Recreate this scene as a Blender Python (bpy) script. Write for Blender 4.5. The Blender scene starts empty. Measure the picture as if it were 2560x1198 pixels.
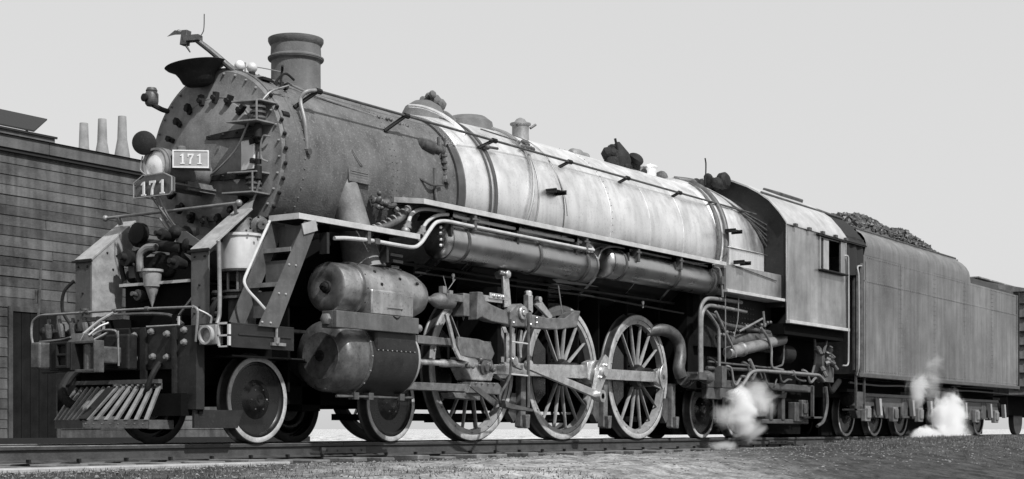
import bpy, bmesh, math, random
from math import sin, cos, pi, radians
from mathutils import Vector, Matrix
random.seed(171)
S = bpy.context.scene
COL = S.collection

# ------------------------------------------------------------------ camera, sky, sun, exposure
cam = bpy.data.cameras.new('camera'); co = bpy.data.objects.new('camera', cam); COL.objects.link(co)
co.location = (-17.685, -11.74, 0.15)
co.rotation_euler = (radians(90), 0, radians(33.63 - 90))
cam.sensor_width = 36.0; cam.sensor_fit = 'HORIZONTAL'
cam.lens = 36.0 * 3788.0 / 2560.0
cam.shift_x = 0.0; cam.shift_y = (1073 - 599) / 2560.0
S.cycles.volume_bounces = 6; S.cycles.volume_step_rate = 1.0
cam.clip_start = 0.1; cam.clip_end = 5000
S.camera = co
S.render.resolution_x = 1024; S.render.resolution_y = 479
S.view_settings.view_transform = 'Standard'; S.view_settings.look = 'None'
S.view_settings.exposure = 0; S.view_settings.gamma = 1; S.view_settings.use_curve_mapping = False

SUN_EL, SUN_AZ = 48, -110        # azimuth (from +X, counter-clockwise) the light comes from
sd = Vector((cos(radians(SUN_EL)) * cos(radians(SUN_AZ)), cos(radians(SUN_EL)) * sin(radians(SUN_AZ)), sin(radians(SUN_EL))))
w = bpy.data.worlds.new('World'); S.world = w; w.use_nodes = True
nt = w.node_tree; nt.nodes.clear()
sky = nt.nodes.new('ShaderNodeTexSky'); sky.sky_type = 'NISHITA'; sky.sun_disc = False
sky.sun_elevation = radians(SUN_EL); sky.sun_rotation = radians(90 - SUN_AZ)
sky.dust_density = 3.0; sky.air_density = 1.0
bw = nt.nodes.new('ShaderNodeRGBToBW')
pw = nt.nodes.new('ShaderNodeMath'); pw.operation = 'POWER'; pw.inputs[1].default_value = 0.12
ml = nt.nodes.new('ShaderNodeMath'); ml.operation = 'MULTIPLY'; ml.inputs[1].default_value = 6.3
bg = nt.nodes.new('ShaderNodeBackground'); bg.inputs[1].default_value = 0.1
wo = nt.nodes.new('ShaderNodeOutputWorld')
nt.links.new(sky.outputs[0], bw.inputs[0]); nt.links.new(bw.outputs[0], pw.inputs[0]); nt.links.new(pw.outputs[0], ml.inputs[0])
nt.links.new(ml.outputs[0], bg.inputs[0]); nt.links.new(bg.outputs[0], wo.inputs[0])
sl = bpy.data.lights.new('sun', 'SUN'); sl.energy = 5.0; sl.angle = radians(1.5); sl.color = (1, 1, 1)
so = bpy.data.objects.new('sun', sl); COL.objects.link(so)
so.rotation_euler = sd.to_track_quat('Z', 'Y').to_euler(); so.location = (-10, -20, 25)

# ------------------------------------------------------------------ materials (all grey: a black-and-white photograph)
def mat(name, base, rough=0.6, metal=0.0, var=0.35, scale=4.0, bump=0.15, bscale=60.0, streak=0.0, spec=0.5, dust=0.0, dustc=0.3):
    m = bpy.data.materials.new(name); m.use_nodes = True
    n = m.node_tree.nodes; l = m.node_tree.links
    b = n['Principled BSDF']
    b.inputs['Metallic'].default_value = metal
    b.inputs['Specular IOR Level'].default_value = spec
    geo = n.new('ShaderNodeNewGeometry')
    pos = geo.outputs['Position']
    n1 = n.new('ShaderNodeTexNoise'); n1.inputs['Scale'].default_value = scale; n1.inputs['Detail'].default_value = 6; n1.inputs['Roughness'].default_value = 0.65
    l.new(pos, n1.inputs['Vector'])
    r1 = n.new('ShaderNodeMapRange'); r1.inputs[1].default_value = 0.3; r1.inputs[2].default_value = 0.7
    r1.inputs[3].default_value = base * (1 - var); r1.inputs[4].default_value = base * (1 + var)
    l.new(n1.outputs[0], r1.inputs[0])
    val = r1.outputs[0]
    if streak:
        mp = n.new('ShaderNodeMapping'); mp.inputs['Scale'].default_value = (9, 9, 0.7)
        l.new(pos, mp.inputs[0])
        n2 = n.new('ShaderNodeTexNoise'); n2.inputs['Scale'].default_value = 1.0; n2.inputs['Detail'].default_value = 5
        l.new(mp.outputs[0], n2.inputs['Vector'])
        r2 = n.new('ShaderNodeMapRange'); r2.inputs[1].default_value = 0.35; r2.inputs[2].default_value = 0.68
        r2.inputs[3].default_value = 1 - streak; r2.inputs[4].default_value = 1 + streak
        l.new(n2.outputs[0], r2.inputs[0])
        mm = n.new('ShaderNodeMath'); mm.operation = 'MULTIPLY'; l.new(val, mm.inputs[0]); l.new(r2.outputs[0], mm.inputs[1]); val = mm.outputs[0]
    if dust:
        n3 = n.new('ShaderNodeTexNoise'); n3.inputs['Scale'].default_value = 38; n3.inputs['Detail'].default_value = 3
        l.new(pos, n3.inputs['Vector'])
        r3 = n.new('ShaderNodeMapRange'); r3.inputs[1].default_value = 0.56; r3.inputs[2].default_value = 0.72; r3.inputs[3].default_value = 0; r3.inputs[4].default_value = dust
        l.new(n3.outputs[0], r3.inputs[0])
        mx = n.new('ShaderNodeMix'); mx.data_type = 'FLOAT'
        l.new(r3.outputs[0], mx.inputs[0]); l.new(val, mx.inputs[2]); mx.inputs[3].default_value = dustc; val = mx.outputs[0]
    l.new(val, b.inputs['Base Color'])
    rr = n.new('ShaderNodeMapRange'); rr.inputs[1].default_value = 0.3; rr.inputs[2].default_value = 0.7
    rr.inputs[3].default_value = max(0.05, rough - 0.1); rr.inputs[4].default_value = min(1, rough + 0.12)
    l.new(n1.outputs[0], rr.inputs[0]); l.new(rr.outputs[0], b.inputs['Roughness'])
    if bump:
        nb = n.new('ShaderNodeTexNoise'); nb.inputs['Scale'].default_value = bscale; nb.inputs['Detail'].default_value = 4
        l.new(pos, nb.inputs['Vector'])
        bp = n.new('ShaderNodeBump'); bp.inputs['Strength'].default_value = bump; bp.inputs['Distance'].default_value = 0.01
        l.new(nb.outputs[0], bp.inputs['Height']); l.new(bp.outputs[0], b.inputs['Normal'])
    return m

M = dict(
    smoke=mat('smokebox_graphite', 0.105, 0.55, 0.15, 0.4, 3.0, 0.5, 55, 0.12, dust=0.55, dustc=0.24),
    front=mat('smokebox_front_paint', 0.155, 0.55, 0.0, 0.45, 4.0, 0.3, 60, 0.12, spec=.35, dust=0.4, dustc=0.25),
    stack=mat('sooty_stack_iron', 0.10, 0.8, 0.0, 0.3, 5.0, 0.4, 60, 0.1, dust=0.3, dustc=0.18),
    jacket=mat('polished_boiler_jacket', 0.95, 0.40, 1.0, 0.10, 2.4, 0.10, 5, 0.10, dust=0.28, dustc=0.36),
    band=mat('jacket_band_steel', 0.08, 0.45, 0.4, 0.3, 5.0, 0.1, 60),
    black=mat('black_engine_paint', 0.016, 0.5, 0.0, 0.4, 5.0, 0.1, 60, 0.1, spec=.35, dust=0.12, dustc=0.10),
    iron=mat('dark_greasy_iron', 0.012, 0.7, 0.0, 0.5, 6.0, 0.3, 60, spec=.25, dust=0.15, dustc=0.07),
    soot=mat('sooty_under_iron', 0.005, 0.9, 0.0, 0.4, 6.0, 0.2, 60, spec=.08),
    grey=mat('dusty_grey_paint', 0.075, 0.6, 0.0, 0.3, 5.0, 0.15, 60, 0.15, dust=0.2, dustc=0.18),
    pale=mat('pale_grey_paint', 0.30, 0.55, 0.0, 0.2, 4.0, 0.1, 60, 0.1, dust=0.15, dustc=0.2),
    tank=mat('glossy_tank_paint', 0.46, 0.30, 1.0, 0.05, 3.0, 0.0, 30, 0.04),
    cylj=mat('cylinder_jacket_steel', 0.36, 0.34, 0.85, 0.45, 3.2, 0.14, 16, 0.15, dust=0.45, dustc=0.08),
    rod=mat('worn_bright_steel', 0.55, 0.36, 0.85, 0.35, 8.0, 0.15, 90, dust=0.35, dustc=0.08),
    cast=mat('cast_steel_grey', 0.085, 0.5, 0.3, 0.5, 8.0, 0.3, 70, dust=0.35, dustc=0.03),
    pipe=mat('dull_pipe_metal', 0.22, 0.45, 0.35, 0.3, 8.0, 0.1, 90, dust=0.3, dustc=0.1),
    edge=mat('white_painted_edge', 0.42, 0.6, 0.0, 0.2, 6.0, 0.1, 60, dust=0.25, dustc=0.2),
    tyre=mat('white_painted_tyre', 0.35, 0.55, 0.0, 0.4, 8.0, 0.15, 80, dust=0.5, dustc=0.16),
    tread=mat('steel_wheel_tread', 0.06, 0.45, 0.6, 0.3, 8.0, 0.1, 80),
    wheelc=mat('dark_wheel_centre', 0.009, 0.28, 0.0, 0.4, 6.0, 0.08, 60, spec=.5, dust=0.06, dustc=0.05),
    spoke=mat('grey_with_spoke_light', 0.26, 0.45, 0.0, 0.3, 8.0, 0.15, 60, dust=0.25, dustc=0.06),  # lighter grey; light caught on the spoke edges is put into it
    cab=mat('cab_side_paint', 0.36, 0.38, 0.75, 0.5, 1.3, 0.10, 9, 0.12, dust=0.35, dustc=0.22),
    cabtop=mat('cab_roof_paint', 0.42, 0.45, 0.3, 0.2, 3.0, 0.1, 40, 0.05),
    cabf=mat('dark_paint_with_shade', 0.018, 0.7, 0.0, 0.4, 6.0, 0.2, 60, spec=.2, dust=0.25, dustc=0.07),  # dark coat for fittings, with the cab front's shade put into it
    tend=mat('tender_side_paint', 0.17, 0.40, 0.5, 0.6, 1.0, 0.25, 5, 0.22, dust=0.85, dustc=0.30),
    canvas=mat('cab_curtain_canvas', 0.012, 0.8, 0.0, 0.3, 6.0, 0.3, 40),
    coal=mat('lump_coal', 0.05, 0.5, 0.0, 0.7, 14.0, 0.5, 30),
    white=mat('bright_pump_jacket', 0.62, 0.35, 0.25, 0.12, 5.0, 0.05, 40, 0.1),
    lens=mat('headlight_glass', 0.85, 0.3, 0.35, 0.18, 9.0, 0.02, 40),  # near-white base puts the sky's reflection into the glass colour
    digit=mat('white_numeral_paint', 0.62, 0.6, 0.0, 0.15, 20.0, 0.05, 60),
    plate=mat('number_plate_dark', 0.09, 0.5, 0.1, 0.3, 8.0, 0.1, 60),
    board=mat('weathered_clapboard', 0.078, 0.85, 0.0, 0.5, 2.2, 0.5, 30, 0.3, spec=.2, dust=0.3, dustc=0.13),
    board2=mat('darker_clapboard', 0.058, 0.85, 0.0, 0.6, 2.2, 0.5, 30, 0.3, spec=.2, dust=0.25, dustc=0.11),
    board3=mat('paler_clapboard', 0.092, 0.85, 0.0, 0.5, 2.2, 0.5, 30, 0.3, spec=.2, dust=0.3, dustc=0.15),
    fascia=mat('roof_fascia_board', 0.085, 0.85, 0.0, 0.35, 1.5, 0.4, 24, 0.2, dust=0.3, dustc=0.14),
    gap=mat('dark_board_backing', 0.012, 0.9, 0.0, 0.3, 4.0, 0.2, 30),
    roofm=mat('tar_roofing', 0.05, 0.9, 0.0, 0.3, 3.0, 0.3, 30),
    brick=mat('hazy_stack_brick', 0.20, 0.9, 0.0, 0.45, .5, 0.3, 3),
    door=mat('dark_barn_door', 0.010, 0.8, 0.0, 0.5, 3.0, 0.4, 30, 0.2, spec=.15),
    rail=mat('rail_side_rust', 0.050, 0.7, 0.2, 0.4, 6.0, 0.3, 50, dust=0.25, dustc=0.12),
    railtop=mat('rail_head_polished', 0.42, 0.35, 0.8, 0.25, 8.0, 0.05, 50),
    tie=mat('weathered_tie_timber', 0.11, 0.9, 0.0, 0.6, 4.0, 0.6, 30),
    boxcar=mat('boxcar_paint', 0.17, 0.8, 0.0, 0.5, 3.0, 0.3, 30, 0.3, dust=.4, dustc=.25),
    head=mat('cylinder_head_iron', 0.16, 0.36, 0.6, 0.5, 6.0, 0.2, 40, 0.15, dust=0.45, dustc=0.04),
    gear=mat('wiped_gear_steel', 0.17, 0.45, 0.5, 0.5, 8.0, 0.25, 70, dust=0.4, dustc=0.04),
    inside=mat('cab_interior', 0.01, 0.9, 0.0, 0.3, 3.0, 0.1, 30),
)

# ------------------------------------------------------------------ mesh helpers
SPLIT = {'beam_bolt', 'beam_rib', 'bearing_cap', 'brace_tie', 'corner_strip', 'crank_bolt', 'end_ladder', 'grate_linkage', 'handrail_clip', 'pipe_fitting', 'pump_bracket', 'rod_end', 'valve_body', 'valve_cap', 'lamp_post'}
class MB:
    def __init__(s): s.v = []; s.f = []; s.mi = []; s.cur = 0
    def add(s, vs, fs):
        o = len(s.v); s.v += [tuple(p) for p in vs]
        for f in fs: s.f.append([o + i for i in f]); s.mi.append(s.cur)
        return s
    def box(s, x0, x1, y0, y1, z0, z1):
        v = [(x, y, z) for x in (x0, x1) for y in (y0, y1) for z in (z0, z1)]
        return s.add(v, [(0, 1, 3, 2), (4, 6, 7, 5), (0, 4, 5, 1), (2, 3, 7, 6), (0, 2, 6, 4), (1, 5, 7, 3)])
    def obox(s, c, sx, sy, sz, rot=(0, 0, 0)):
        R = Matrix.Rotation(rot[2], 3, 'Z') @ Matrix.Rotation(rot[1], 3, 'Y') @ Matrix.Rotation(rot[0], 3, 'X')
        v = [R @ Vector((x * sx / 2, y * sy / 2, z * sz / 2)) + Vector(c) for x in (-1, 1) for y in (-1, 1) for z in (-1, 1)]
        return s.add(v, [(0, 1, 3, 2), (4, 6, 7, 5), (0, 4, 5, 1), (2, 3, 7, 6), (0, 2, 6, 4), (1, 5, 7, 3)])
    def plate(s, o, U, V, poly, th):
        """polygon poly (u,v) on plane o,U,V; thickness th along U x V"""
        o = Vector(o); U = Vector(U).normalized(); V = Vector(V).normalized(); N = U.cross(V)
        n = len(poly)
        a = [o + U * p[0] + V * p[1] for p in poly]; b = [p + N * th for p in a]
        return s.add(a + b, [tuple(range(n))[::-1], tuple(range(n, 2 * n))] + [(i, (i + 1) % n, n + (i + 1) % n, n + i) for i in range(n)])
    def prism(s, poly, y0, y1):
        """polygon in XZ extruded from y0 to y1"""
        n = len(poly)
        a = [(p[0], y0, p[1]) for p in poly]; b = [(p[0], y1, p[1]) for p in poly]
        return s.add(a + b, [tuple(range(n)), tuple(range(n, 2 * n))[::-1]] + [(i, n + i, n + (i + 1) % n, (i + 1) % n) for i in range(n)])
    def lathe(s, o, ax, prof, seg=24, a0=0.0, a1=2 * pi):
        """profile [(t along ax, r)] revolved about the axis"""
        o = Vector(o); ax = Vector(ax).normalized()
        u = ax.orthogonal().normalized() if abs(ax.z) > 0.9 else Vector((0, 0, 1)).cross(ax).normalized()
        v = ax.cross(u); full = abs(a1 - a0 - 2 * pi) < 1e-6
        k = seg if full else seg + 1
        vs = []
        for t, r in prof:
            for i in range(k):
                a = a0 + (a1 - a0) * i / seg
                vs.append(o + ax * t + (u * cos(a) + v * sin(a)) * r)
        fs = []
        for j in range(len(prof) - 1):
            for i in range(seg):
                i2 = (i + 1) % k
                fs.append((j * k + i, j * k + i2, (j + 1) * k + i2, (j + 1) * k + i))
        if full and prof[0][1] > 1e-4: fs.append(tuple(range(k))[::-1])
        if full and prof[-1][1] > 1e-4: fs.append(tuple((len(prof) - 1) * k + i for i in range(k)))
        return s.add(vs, fs)
    def ring(s, o, ax, t0, t1, r0, r1, seg=48):
        """hollow ring"""
        o = Vector(o); ax = Vector(ax).normalized()
        u = Vector((0, 0, 1)).cross(ax).normalized() if abs(ax.z) < 0.9 else Vector((1, 0, 0)); v = ax.cross(u)
        vs = []
        for t, r in ((t0, r0), (t0, r1), (t1, r1), (t1, r0)):
            for i in range(seg):
                a = 2 * pi * i / seg; vs.append(o + ax * t + (u * cos(a) + v * sin(a)) * r)
        fs = [(j * seg + i, j * seg + (i + 1) % seg, ((j + 1) % 4) * seg + (i + 1) % seg, ((j + 1) % 4) * seg + i) for j in range(4) for i in range(seg)]
        return s.add(vs, fs)
    def tube(s, pts, r, seg=8, smooth=True, r2=None):
        P = [Vector(p) for p in pts]
        if smooth and len(P) > 2:
            Q = []
            for i in range(len(P) - 1):
                p0 = P[max(i - 1, 0)]; p1 = P[i]; p2 = P[i + 1]; p3 = P[min(i + 2, len(P) - 1)]
                for k in range(5):
                    t = k / 5
                    a = (p1 - p0).length ** .5 + 1e-6; 
                    Q.append(0.5 * ((2 * p1) + (p2 - p0) * t + (2 * p0 - 5 * p1 + 4 * p2 - p3) * t * t + (3 * p1 - p0 - 3 * p2 + p3) * t ** 3) if False else hermite(p0, p1, p2, p3, t))
            Q.append(P[-1]); P = Q
        n = len(P); vs = []; up = None
        for i, p in enumerate(P):
            d = (P[min(i + 1, n - 1)] - P[max(i - 1, 0)]).normalized()
            if up is None:
                up = d.orthogonal().normalized()
            up = (up - d * up.dot(d)).normalized(); w_ = d.cross(up)
            rr = r if r2 is None else r + (r2 - r) * i / (n - 1)
            for k in range(seg):
                a = 2 * pi * k / seg; vs.append(p + (up * cos(a) + w_ * sin(a)) * rr)
        fs = [(j * seg + i, j * seg + (i + 1) % seg, (j + 1) * seg + (i + 1) % seg, (j + 1) * seg + i) for j in range(n - 1) for i in range(seg)]
        fs.append(tuple(range(seg))[::-1]); fs.append(tuple((n - 1) * seg + i for i in range(seg)))
        return s.add(vs, fs)
    def dot(s, c, n, r, h=None):
        """bolt or rivet head at c facing n"""
        return s.lathe(c, n, [(-0.004, r), ((h or r) * .6, r * .8), (h or r, r * .25)], 6)
    def ball(s, c, r, seg=14, sz=1.0, ax=(0, 0, 1)):
        return s.lathe(c, ax, [(-r * sz * cos(pi * i / 8), max(1e-5, r * sin(pi * i / 8))) for i in range(9)], seg)
    def build(s, name, m, parent=None, org=(0, 0, 0), smooth=True, bev=0.0, label=None, loc=None, ang=35, stuff=False, fix=True, whole=False):
        if name in SPLIT and not whole and not stuff:
            return s.builds(name, m, parent, org=org, smooth=smooth, bev=bev, label=label, ang=ang, fix=fix)[0]
        me = bpy.data.meshes.new(name)
        O = Vector(org) 
        if parent is not None and parent.get('_o') is not None: O = O + Vector(parent['_o'])
        me.from_pydata([tuple(Vector(p) - O) for p in s.v], [], s.f)
        ms = m if isinstance(m, (list, tuple)) else [m]
        for q in ms: me.materials.append(M[q] if isinstance(q, str) else q)
        for i, p in enumerate(me.polygons):
            p.material_index = s.mi[i] if len(ms) > 1 else 0
        if fix:
            bm = bmesh.new(); bm.from_mesh(me); bmesh.ops.recalc_face_normals(bm, faces=bm.faces); bm.to_mesh(me); bm.free()
        if smooth:
            me.polygons.foreach_set('use_smooth', [True] * len(me.polygons)); me.set_sharp_from_angle(angle=radians(ang))
        o = bpy.data.objects.new(name, me); COL.objects.link(o)
        if parent is not None: o.parent = parent
        o.location = Vector(org) if parent is not None else Vector(org)
        if bev:
            b = o.modifiers.new('bevel', 'BEVEL'); b.width = bev; b.segments = 2; b.limit_method = 'ANGLE'; b.angle_limit = radians(40); b.harden_normals = False
        if label: o['label'] = label
        if stuff: o['kind'] = 'stuff'
        o['_o'] = tuple(O) if parent is not None else tuple(org)
        return o
    def builds(s, name, m, parent=None, **k):
        """one object for every separate primitive in this builder"""
        par = list(range(len(s.v)))
        def f(a):
            while par[a] != a: par[a] = par[par[a]]; a = par[a]
            return a
        for fc in s.f:
            for q in fc[1:]: par[f(q)] = f(fc[0])
        g = {}
        for i, fc in enumerate(s.f): g.setdefault(f(fc[0]), []).append(i)
        out = []
        for r, fl in g.items():
            m2 = MB(); idx = {}
            for i in fl:
                for q in s.f[i]:
                    if q not in idx: idx[q] = len(m2.v); m2.v.append(s.v[q])
                m2.f.append([idx[q] for q in s.f[i]]); m2.mi.append(s.mi[i])
            out.append(m2.build(name, m, parent, whole=True, **k))
        return out

def hermite(p0, p1, p2, p3, t):
    d = (p2 - p1).length
    m1 = (p2 - p0); m1 = m1.normalized() * d * .9 if m1.length > 1e-6 else m1
    m2 = (p3 - p1); m2 = m2.normalized() * d * .9 if m2.length > 1e-6 else m2
    t2 = t * t; t3 = t2 * t
    return p1 * (2 * t3 - 3 * t2 + 1) + m1 * (t3 - 2 * t2 + t) + p2 * (-2 * t3 + 3 * t2) + m2 * (t3 - t2)

def thing(name, label, cat, loc=(0, 0, 0), group=None):
    o = bpy.data.objects.new(name, None); COL.objects.link(o); o.location = loc
    o['label'] = label; o['category'] = cat; o.empty_display_size = 0.3
    if group: o['group'] = group
    o['_o'] = tuple(loc)
    return o
def tag(o, label=None, cat=None, kind=None, group=None):
    if label: o['label'] = label
    if cat: o['category'] = cat
    if kind: o['kind'] = kind
    if group: o['group'] = group
    return o
def copyobj(o, parent=None, loc=None, rot=None):
    c = o.copy(); COL.objects.link(c); c.parent = parent
    if loc is not None: c.location = loc
    if rot is not None: c.rotation_euler = rot
    for ch in list(o.children): copyobj(ch, c)
    return c
def bent(poly_line, w):
    """outline of a strip of width w following a polyline in 2D"""
    L = []; R = []
    n = len(poly_line)
    for i, p in enumerate(poly_line):
        a = Vector(poly_line[max(i - 1, 0)]); b = Vector(poly_line[min(i + 1, n - 1)])
        d = (b - a).normalized(); nn = Vector((-d.y, d.x))
        L.append((p[0] + nn.x * w / 2, p[1] + nn.y * w / 2)); R.append((p[0] - nn.x * w / 2, p[1] - nn.y * w / 2))
    return L + R[::-1]

# numerals as outlines, height 1
ONE = [(.08, 0), (.52, 0), (.52, .10), (.40, .10), (.40, 1), (.28, 1), (.06, .84), (.06, .74), (.22, .80), (.22, .10), (.08, .10)]
SEVEN = [(.0, 1), (.0, .70), (.10, .70), (.14, .84), (.42, .84), (.20, .42), (.14, .0), (.34, .0), (.36, .40), (.60, .86), (.60, 1)]
def digits(mb_list, o, U, V, h, gap, th):
    """returns list of MBs for 1,7,1 centred on o"""
    W = h * (.52 + .60 + .52) + 2 * gap; x = -W / 2; out = []
    for poly, wd in ((ONE, .52), (SEVEN, .60), (ONE, .52)):
        m = MB(); q = [(x + p[0] * h, -h / 2 + p[1] * h) for p in poly]
        m.plate(o, U, V, q[::-1], th); out.append(m); x += wd * h + gap
    return out

# ================================================================== GROUND
def fbm(x, y, s):
    return (sin(x * 1.3 * s + 1.7 * sin(y * .9 * s)) + sin(y * 1.7 * s + 1.3 * sin(x * 1.1 * s + 2)) + .5 * sin((x + y) * 3.1 * s + 2 * sin((x - y) * 2.3 * s))) / 2.5
def gz(x, y):
    base = -0.20
    if y < -1.7:
        t = min(1, max(0, (x - 1.0) / 8.0)); t = t * t * (3 - 2 * t)
        k = min(1, max(0, (-1.7 - y) / 0.9)); k = k * k * (3 - 2 * k)
        base += 0.155 * t * k
        base += 0.03 * k * min(1, max(0, (x + 6) / 6))
    elif y > 2.2:
        k = min(1, (y - 2.2) / 1.5); base += .06 * k
    if y < -5.0:
        q = (-5.0 - y); base -= 0.17 * q if q < 8 else 1.36
    r = min(1.0, max(0.0, (abs(y + 0.0) - 1.3) / 1.0))
    base += r * (0.020 * fbm(x, y, 1.1) + 0.014 * fbm(x + 3, y, 4.3) + 0.010 * fbm(x + y, y - x, 9.7))
    return base
def axis_pts(lo, hi, fine_lo, fine_hi, fs):
    a = [];  p = fine_lo
    while p < fine_hi: a.append(p); p += fs
    a.append(fine_hi)
    st = fs; p = fine_lo
    while p > lo: st *= 1.35; p -= st; a.insert(0, p)
    st = fs; p = fine_hi
    while p < hi: st *= 1.35; p += st; a.append(p)
    return a
xs = axis_pts(-600, 2200, -14, 30, 0.14); ys = axis_pts(-600, 2200, -9, 3, 0.12)
gm = MB(); nx = len(xs)
for yy in ys:
    for xx in xs:
        gm.v.append((xx, yy, gz(xx, yy) + (random.uniform(-.006, .006) if -14 < xx < 30 and -9 < yy < 3 else 0)))
for j in range(len(ys) - 1):
    for i in range(nx - 1):
        gm.f.append((j * nx + i, j * nx + i + 1, (j + 1) * nx + i + 1, (j + 1) * nx + i)); gm.mi.append(0)
G = bpy.data.materials.new('cinder_and_dirt'); G.use_nodes = True
n = G.node_tree.nodes; l = G.node_tree.links; b = n['Principled BSDF']; b.inputs['Roughness'].default_value = 0.95; b.inputs['Specular IOR Level'].default_value = 0.15
geo = n.new('ShaderNodeNewGeometry'); sep = n.new('ShaderNodeSeparateXYZ'); l.new(geo.outputs['Position'], sep.inputs[0])
def rng(src, a, b_, c, d, smooth=True):
    q = n.new('ShaderNodeMapRange'); q.interpolation_type = 'SMOOTHSTEP' if smooth else 'LINEAR'
    q.inputs[1].default_value = a; q.inputs[2].default_value = b_; q.inputs[3].default_value = c; q.inputs[4].default_value = d
    l.new(src, q.inputs[0]); return q.outputs[0]
def noise(sc, det=6, rough=.6):
    q = n.new('ShaderNodeTexNoise'); q.inputs['Scale'].default_value = sc; q.inputs['Detail'].default_value = det; q.inputs['Roughness'].default_value = rough
    l.new(geo.outputs['Position'], q.inputs['Vector']); return q.outputs[0]
def math_(op, a, b_):
    q = n.new('ShaderNodeMath'); q.operation = op
    for i, v in enumerate((a, b_)):
        if isinstance(v, float): q.inputs[i].default_value = v
        else: l.new(v, q.inputs[i])
    return q.outputs[0]
big = noise(.55, 5); mid = noise(3.2, 8, .7); fine = noise(26, 5, .7)
# pale dusty dirt in the middle, darker cinders and weeds at both ends, pale yard beyond the track
qd = math_('SUBTRACT', sep.outputs[0], math_('MULTIPLY', math_('ADD', sep.outputs[1], 2.5), 1.6)); cind = rng(qd, -8.0, -5.6, 0.0, 1.0); cr = rng(qd, -1.5, 3.2, 1.0, 0.0)
dirt = math_('MULTIPLY', cind, cr)
wob = math_('MULTIPLY', dirt, rng(big, .3, .6, .55, 1.0))
colr = math_('ADD', 0.045, math_('MULTIPLY', math_('MULTIPLY', wob, 0.21), rng(sep.outputs[1], -8.0, -6.0, 0.0, 1.0)))
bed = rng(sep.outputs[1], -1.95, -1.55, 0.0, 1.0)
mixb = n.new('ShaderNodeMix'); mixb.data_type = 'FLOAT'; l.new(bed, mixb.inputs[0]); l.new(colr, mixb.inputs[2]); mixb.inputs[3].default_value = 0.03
far = rng(sep.outputs[1], 7.5, 10.5, 0.0, 1.0)
mixf = n.new('ShaderNodeMix'); mixf.data_type = 'FLOAT'; l.new(far, mixf.inputs[0]); l.new(mixb.outputs[0], mixf.inputs[2]); mixf.inputs[3].default_value = 0.42
det = math_('MULTIPLY', rng(mid, .32, .68, .45, 1.5), rng(fine, .3, .7, .6, 1.4))
outc = math_('MULTIPLY', mixf.outputs[0], det)
l.new(outc, b.inputs['Base Color'])
bp = n.new('ShaderNodeBump'); bp.inputs['Strength'].default_value = 0.8; bp.inputs['Distance'].default_value = 0.03
l.new(math_('ADD', mid, math_('MULTIPLY', fine, .5)), bp.inputs['Height']); l.new(bp.outputs[0], b.inputs['Normal'])
gr = gm.build('ground', G, fix=False); tag(gr, 'cindery dirt of the railway yard, dusty pale in the middle', kind='structure')

# weeds and stones (nobody could count them)
wm = MB()
for k in range(26000):
    x = random.uniform(2, 24) if random.random() < .72 else random.uniform(-13, -6.5)
    y = random.uniform(-6.5, -1.75)
    if x > 0 and random.random() > .2 + .8 * min(1, max(0, (x - 2) / 7)): continue
    h = random.uniform(.012, .06) * (1.0 if x > 0 else .6); a = random.uniform(0, 2 * pi); z = gz(x, y)
    wv = random.uniform(.004, .010); dx, dy = cos(a) * wv, sin(a) * wv; lx, ly = random.uniform(-.03, .03), random.uniform(-.03, .03)
    wm.add([(x - dx, y - dy, z - .01), (x + dx, y + dy, z - .01), (x + lx, y + ly, z + h)], [(0, 1, 2)])
gw = wm.build('weeds', mat('dry_weeds', 0.10, 0.8, 0, 0.7, 3.0, 0, 30), smooth=False, fix=False)
tag(gw, 'short dry weeds on the bank in front of the track', 'weeds', 'stuff')
sm_ = MB()
for k in range(9000):
    x = random.uniform(-12, 16); y = random.choice((random.uniform(-5.8, -1.6), random.uniform(-2.4, -1.5)))
    r = random.uniform(.006, .022) if random.random() < .97 else random.uniform(.02, .03)
    z = gz(x, y) + r * .1
    p = [(x + random.uniform(.7, 1.2) * r * a, y + random.uniform(.7, 1.2) * r * b_, z + random.uniform(.35, .6) * r * c) for a, b_, c in ((1, 0, 0), (-1, 0, 0), (0, 1, 0), (0, -1, 0), (0, 0, 1), (0, 0, -1))]
    sm_.add(p, [(0, 2, 4), (2, 1, 4), (1, 3, 4), (3, 0, 4), (2, 0, 5), (1, 2, 5), (3, 1, 5), (0, 3, 5)])
st = sm_.build('gravel', mat('loose_stones', 0.16, 0.9, 0, 0.8, 9.0, 0, 30), smooth=False, fix=False)
tag(st, 'loose stones and cinders scattered beside the rails', 'gravel', 'stuff')

# ------------------------------------------------------------------ track
trk = thing('railway_track', 'steel rails on timber ties under the locomotive', 'track'); trk['kind'] = 'structure'; del trk['category']
def rail_section(y, x0, x1):
    sec = [(-.068, -.150), (.068, -.150), (.068, -.140), (.012, -.125), (.009, -.045), (.033, -.035), (.036, -.006), (.028, 0.0), (-.028, 0.0), (-.036, -.006), (-.033, -.035), (-.009, -.045), (-.012, -.125), (-.068, -.140)]
    m = MB(); k = len(sec)
    m.add([(x0, y + p[0], p[1]) for p in sec] + [(x1, y + p[0], p[1]) for p in sec], [(i, (i + 1) % k, k + (i + 1) % k, k + i) for i in range(k)] + [tuple(range(k))[::-1], tuple(range(k, 2 * k))])
    for i in range(k): m.mi[i] = 1 if i in (6, 7, 8) else 0
    return m
joints = [-16.95, -4.62, 7.3, 19.2]
for y in (-.755, .755):
    e = [-60] + [j + (0 if y < 0 else 5.6) for j in joints] + [120]
    for a, c in zip(e[:-1], e[1:]): rail_section(y, a + .004, c - .004).build('rail', ['rail', 'railtop'], trk, smooth=False)
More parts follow.
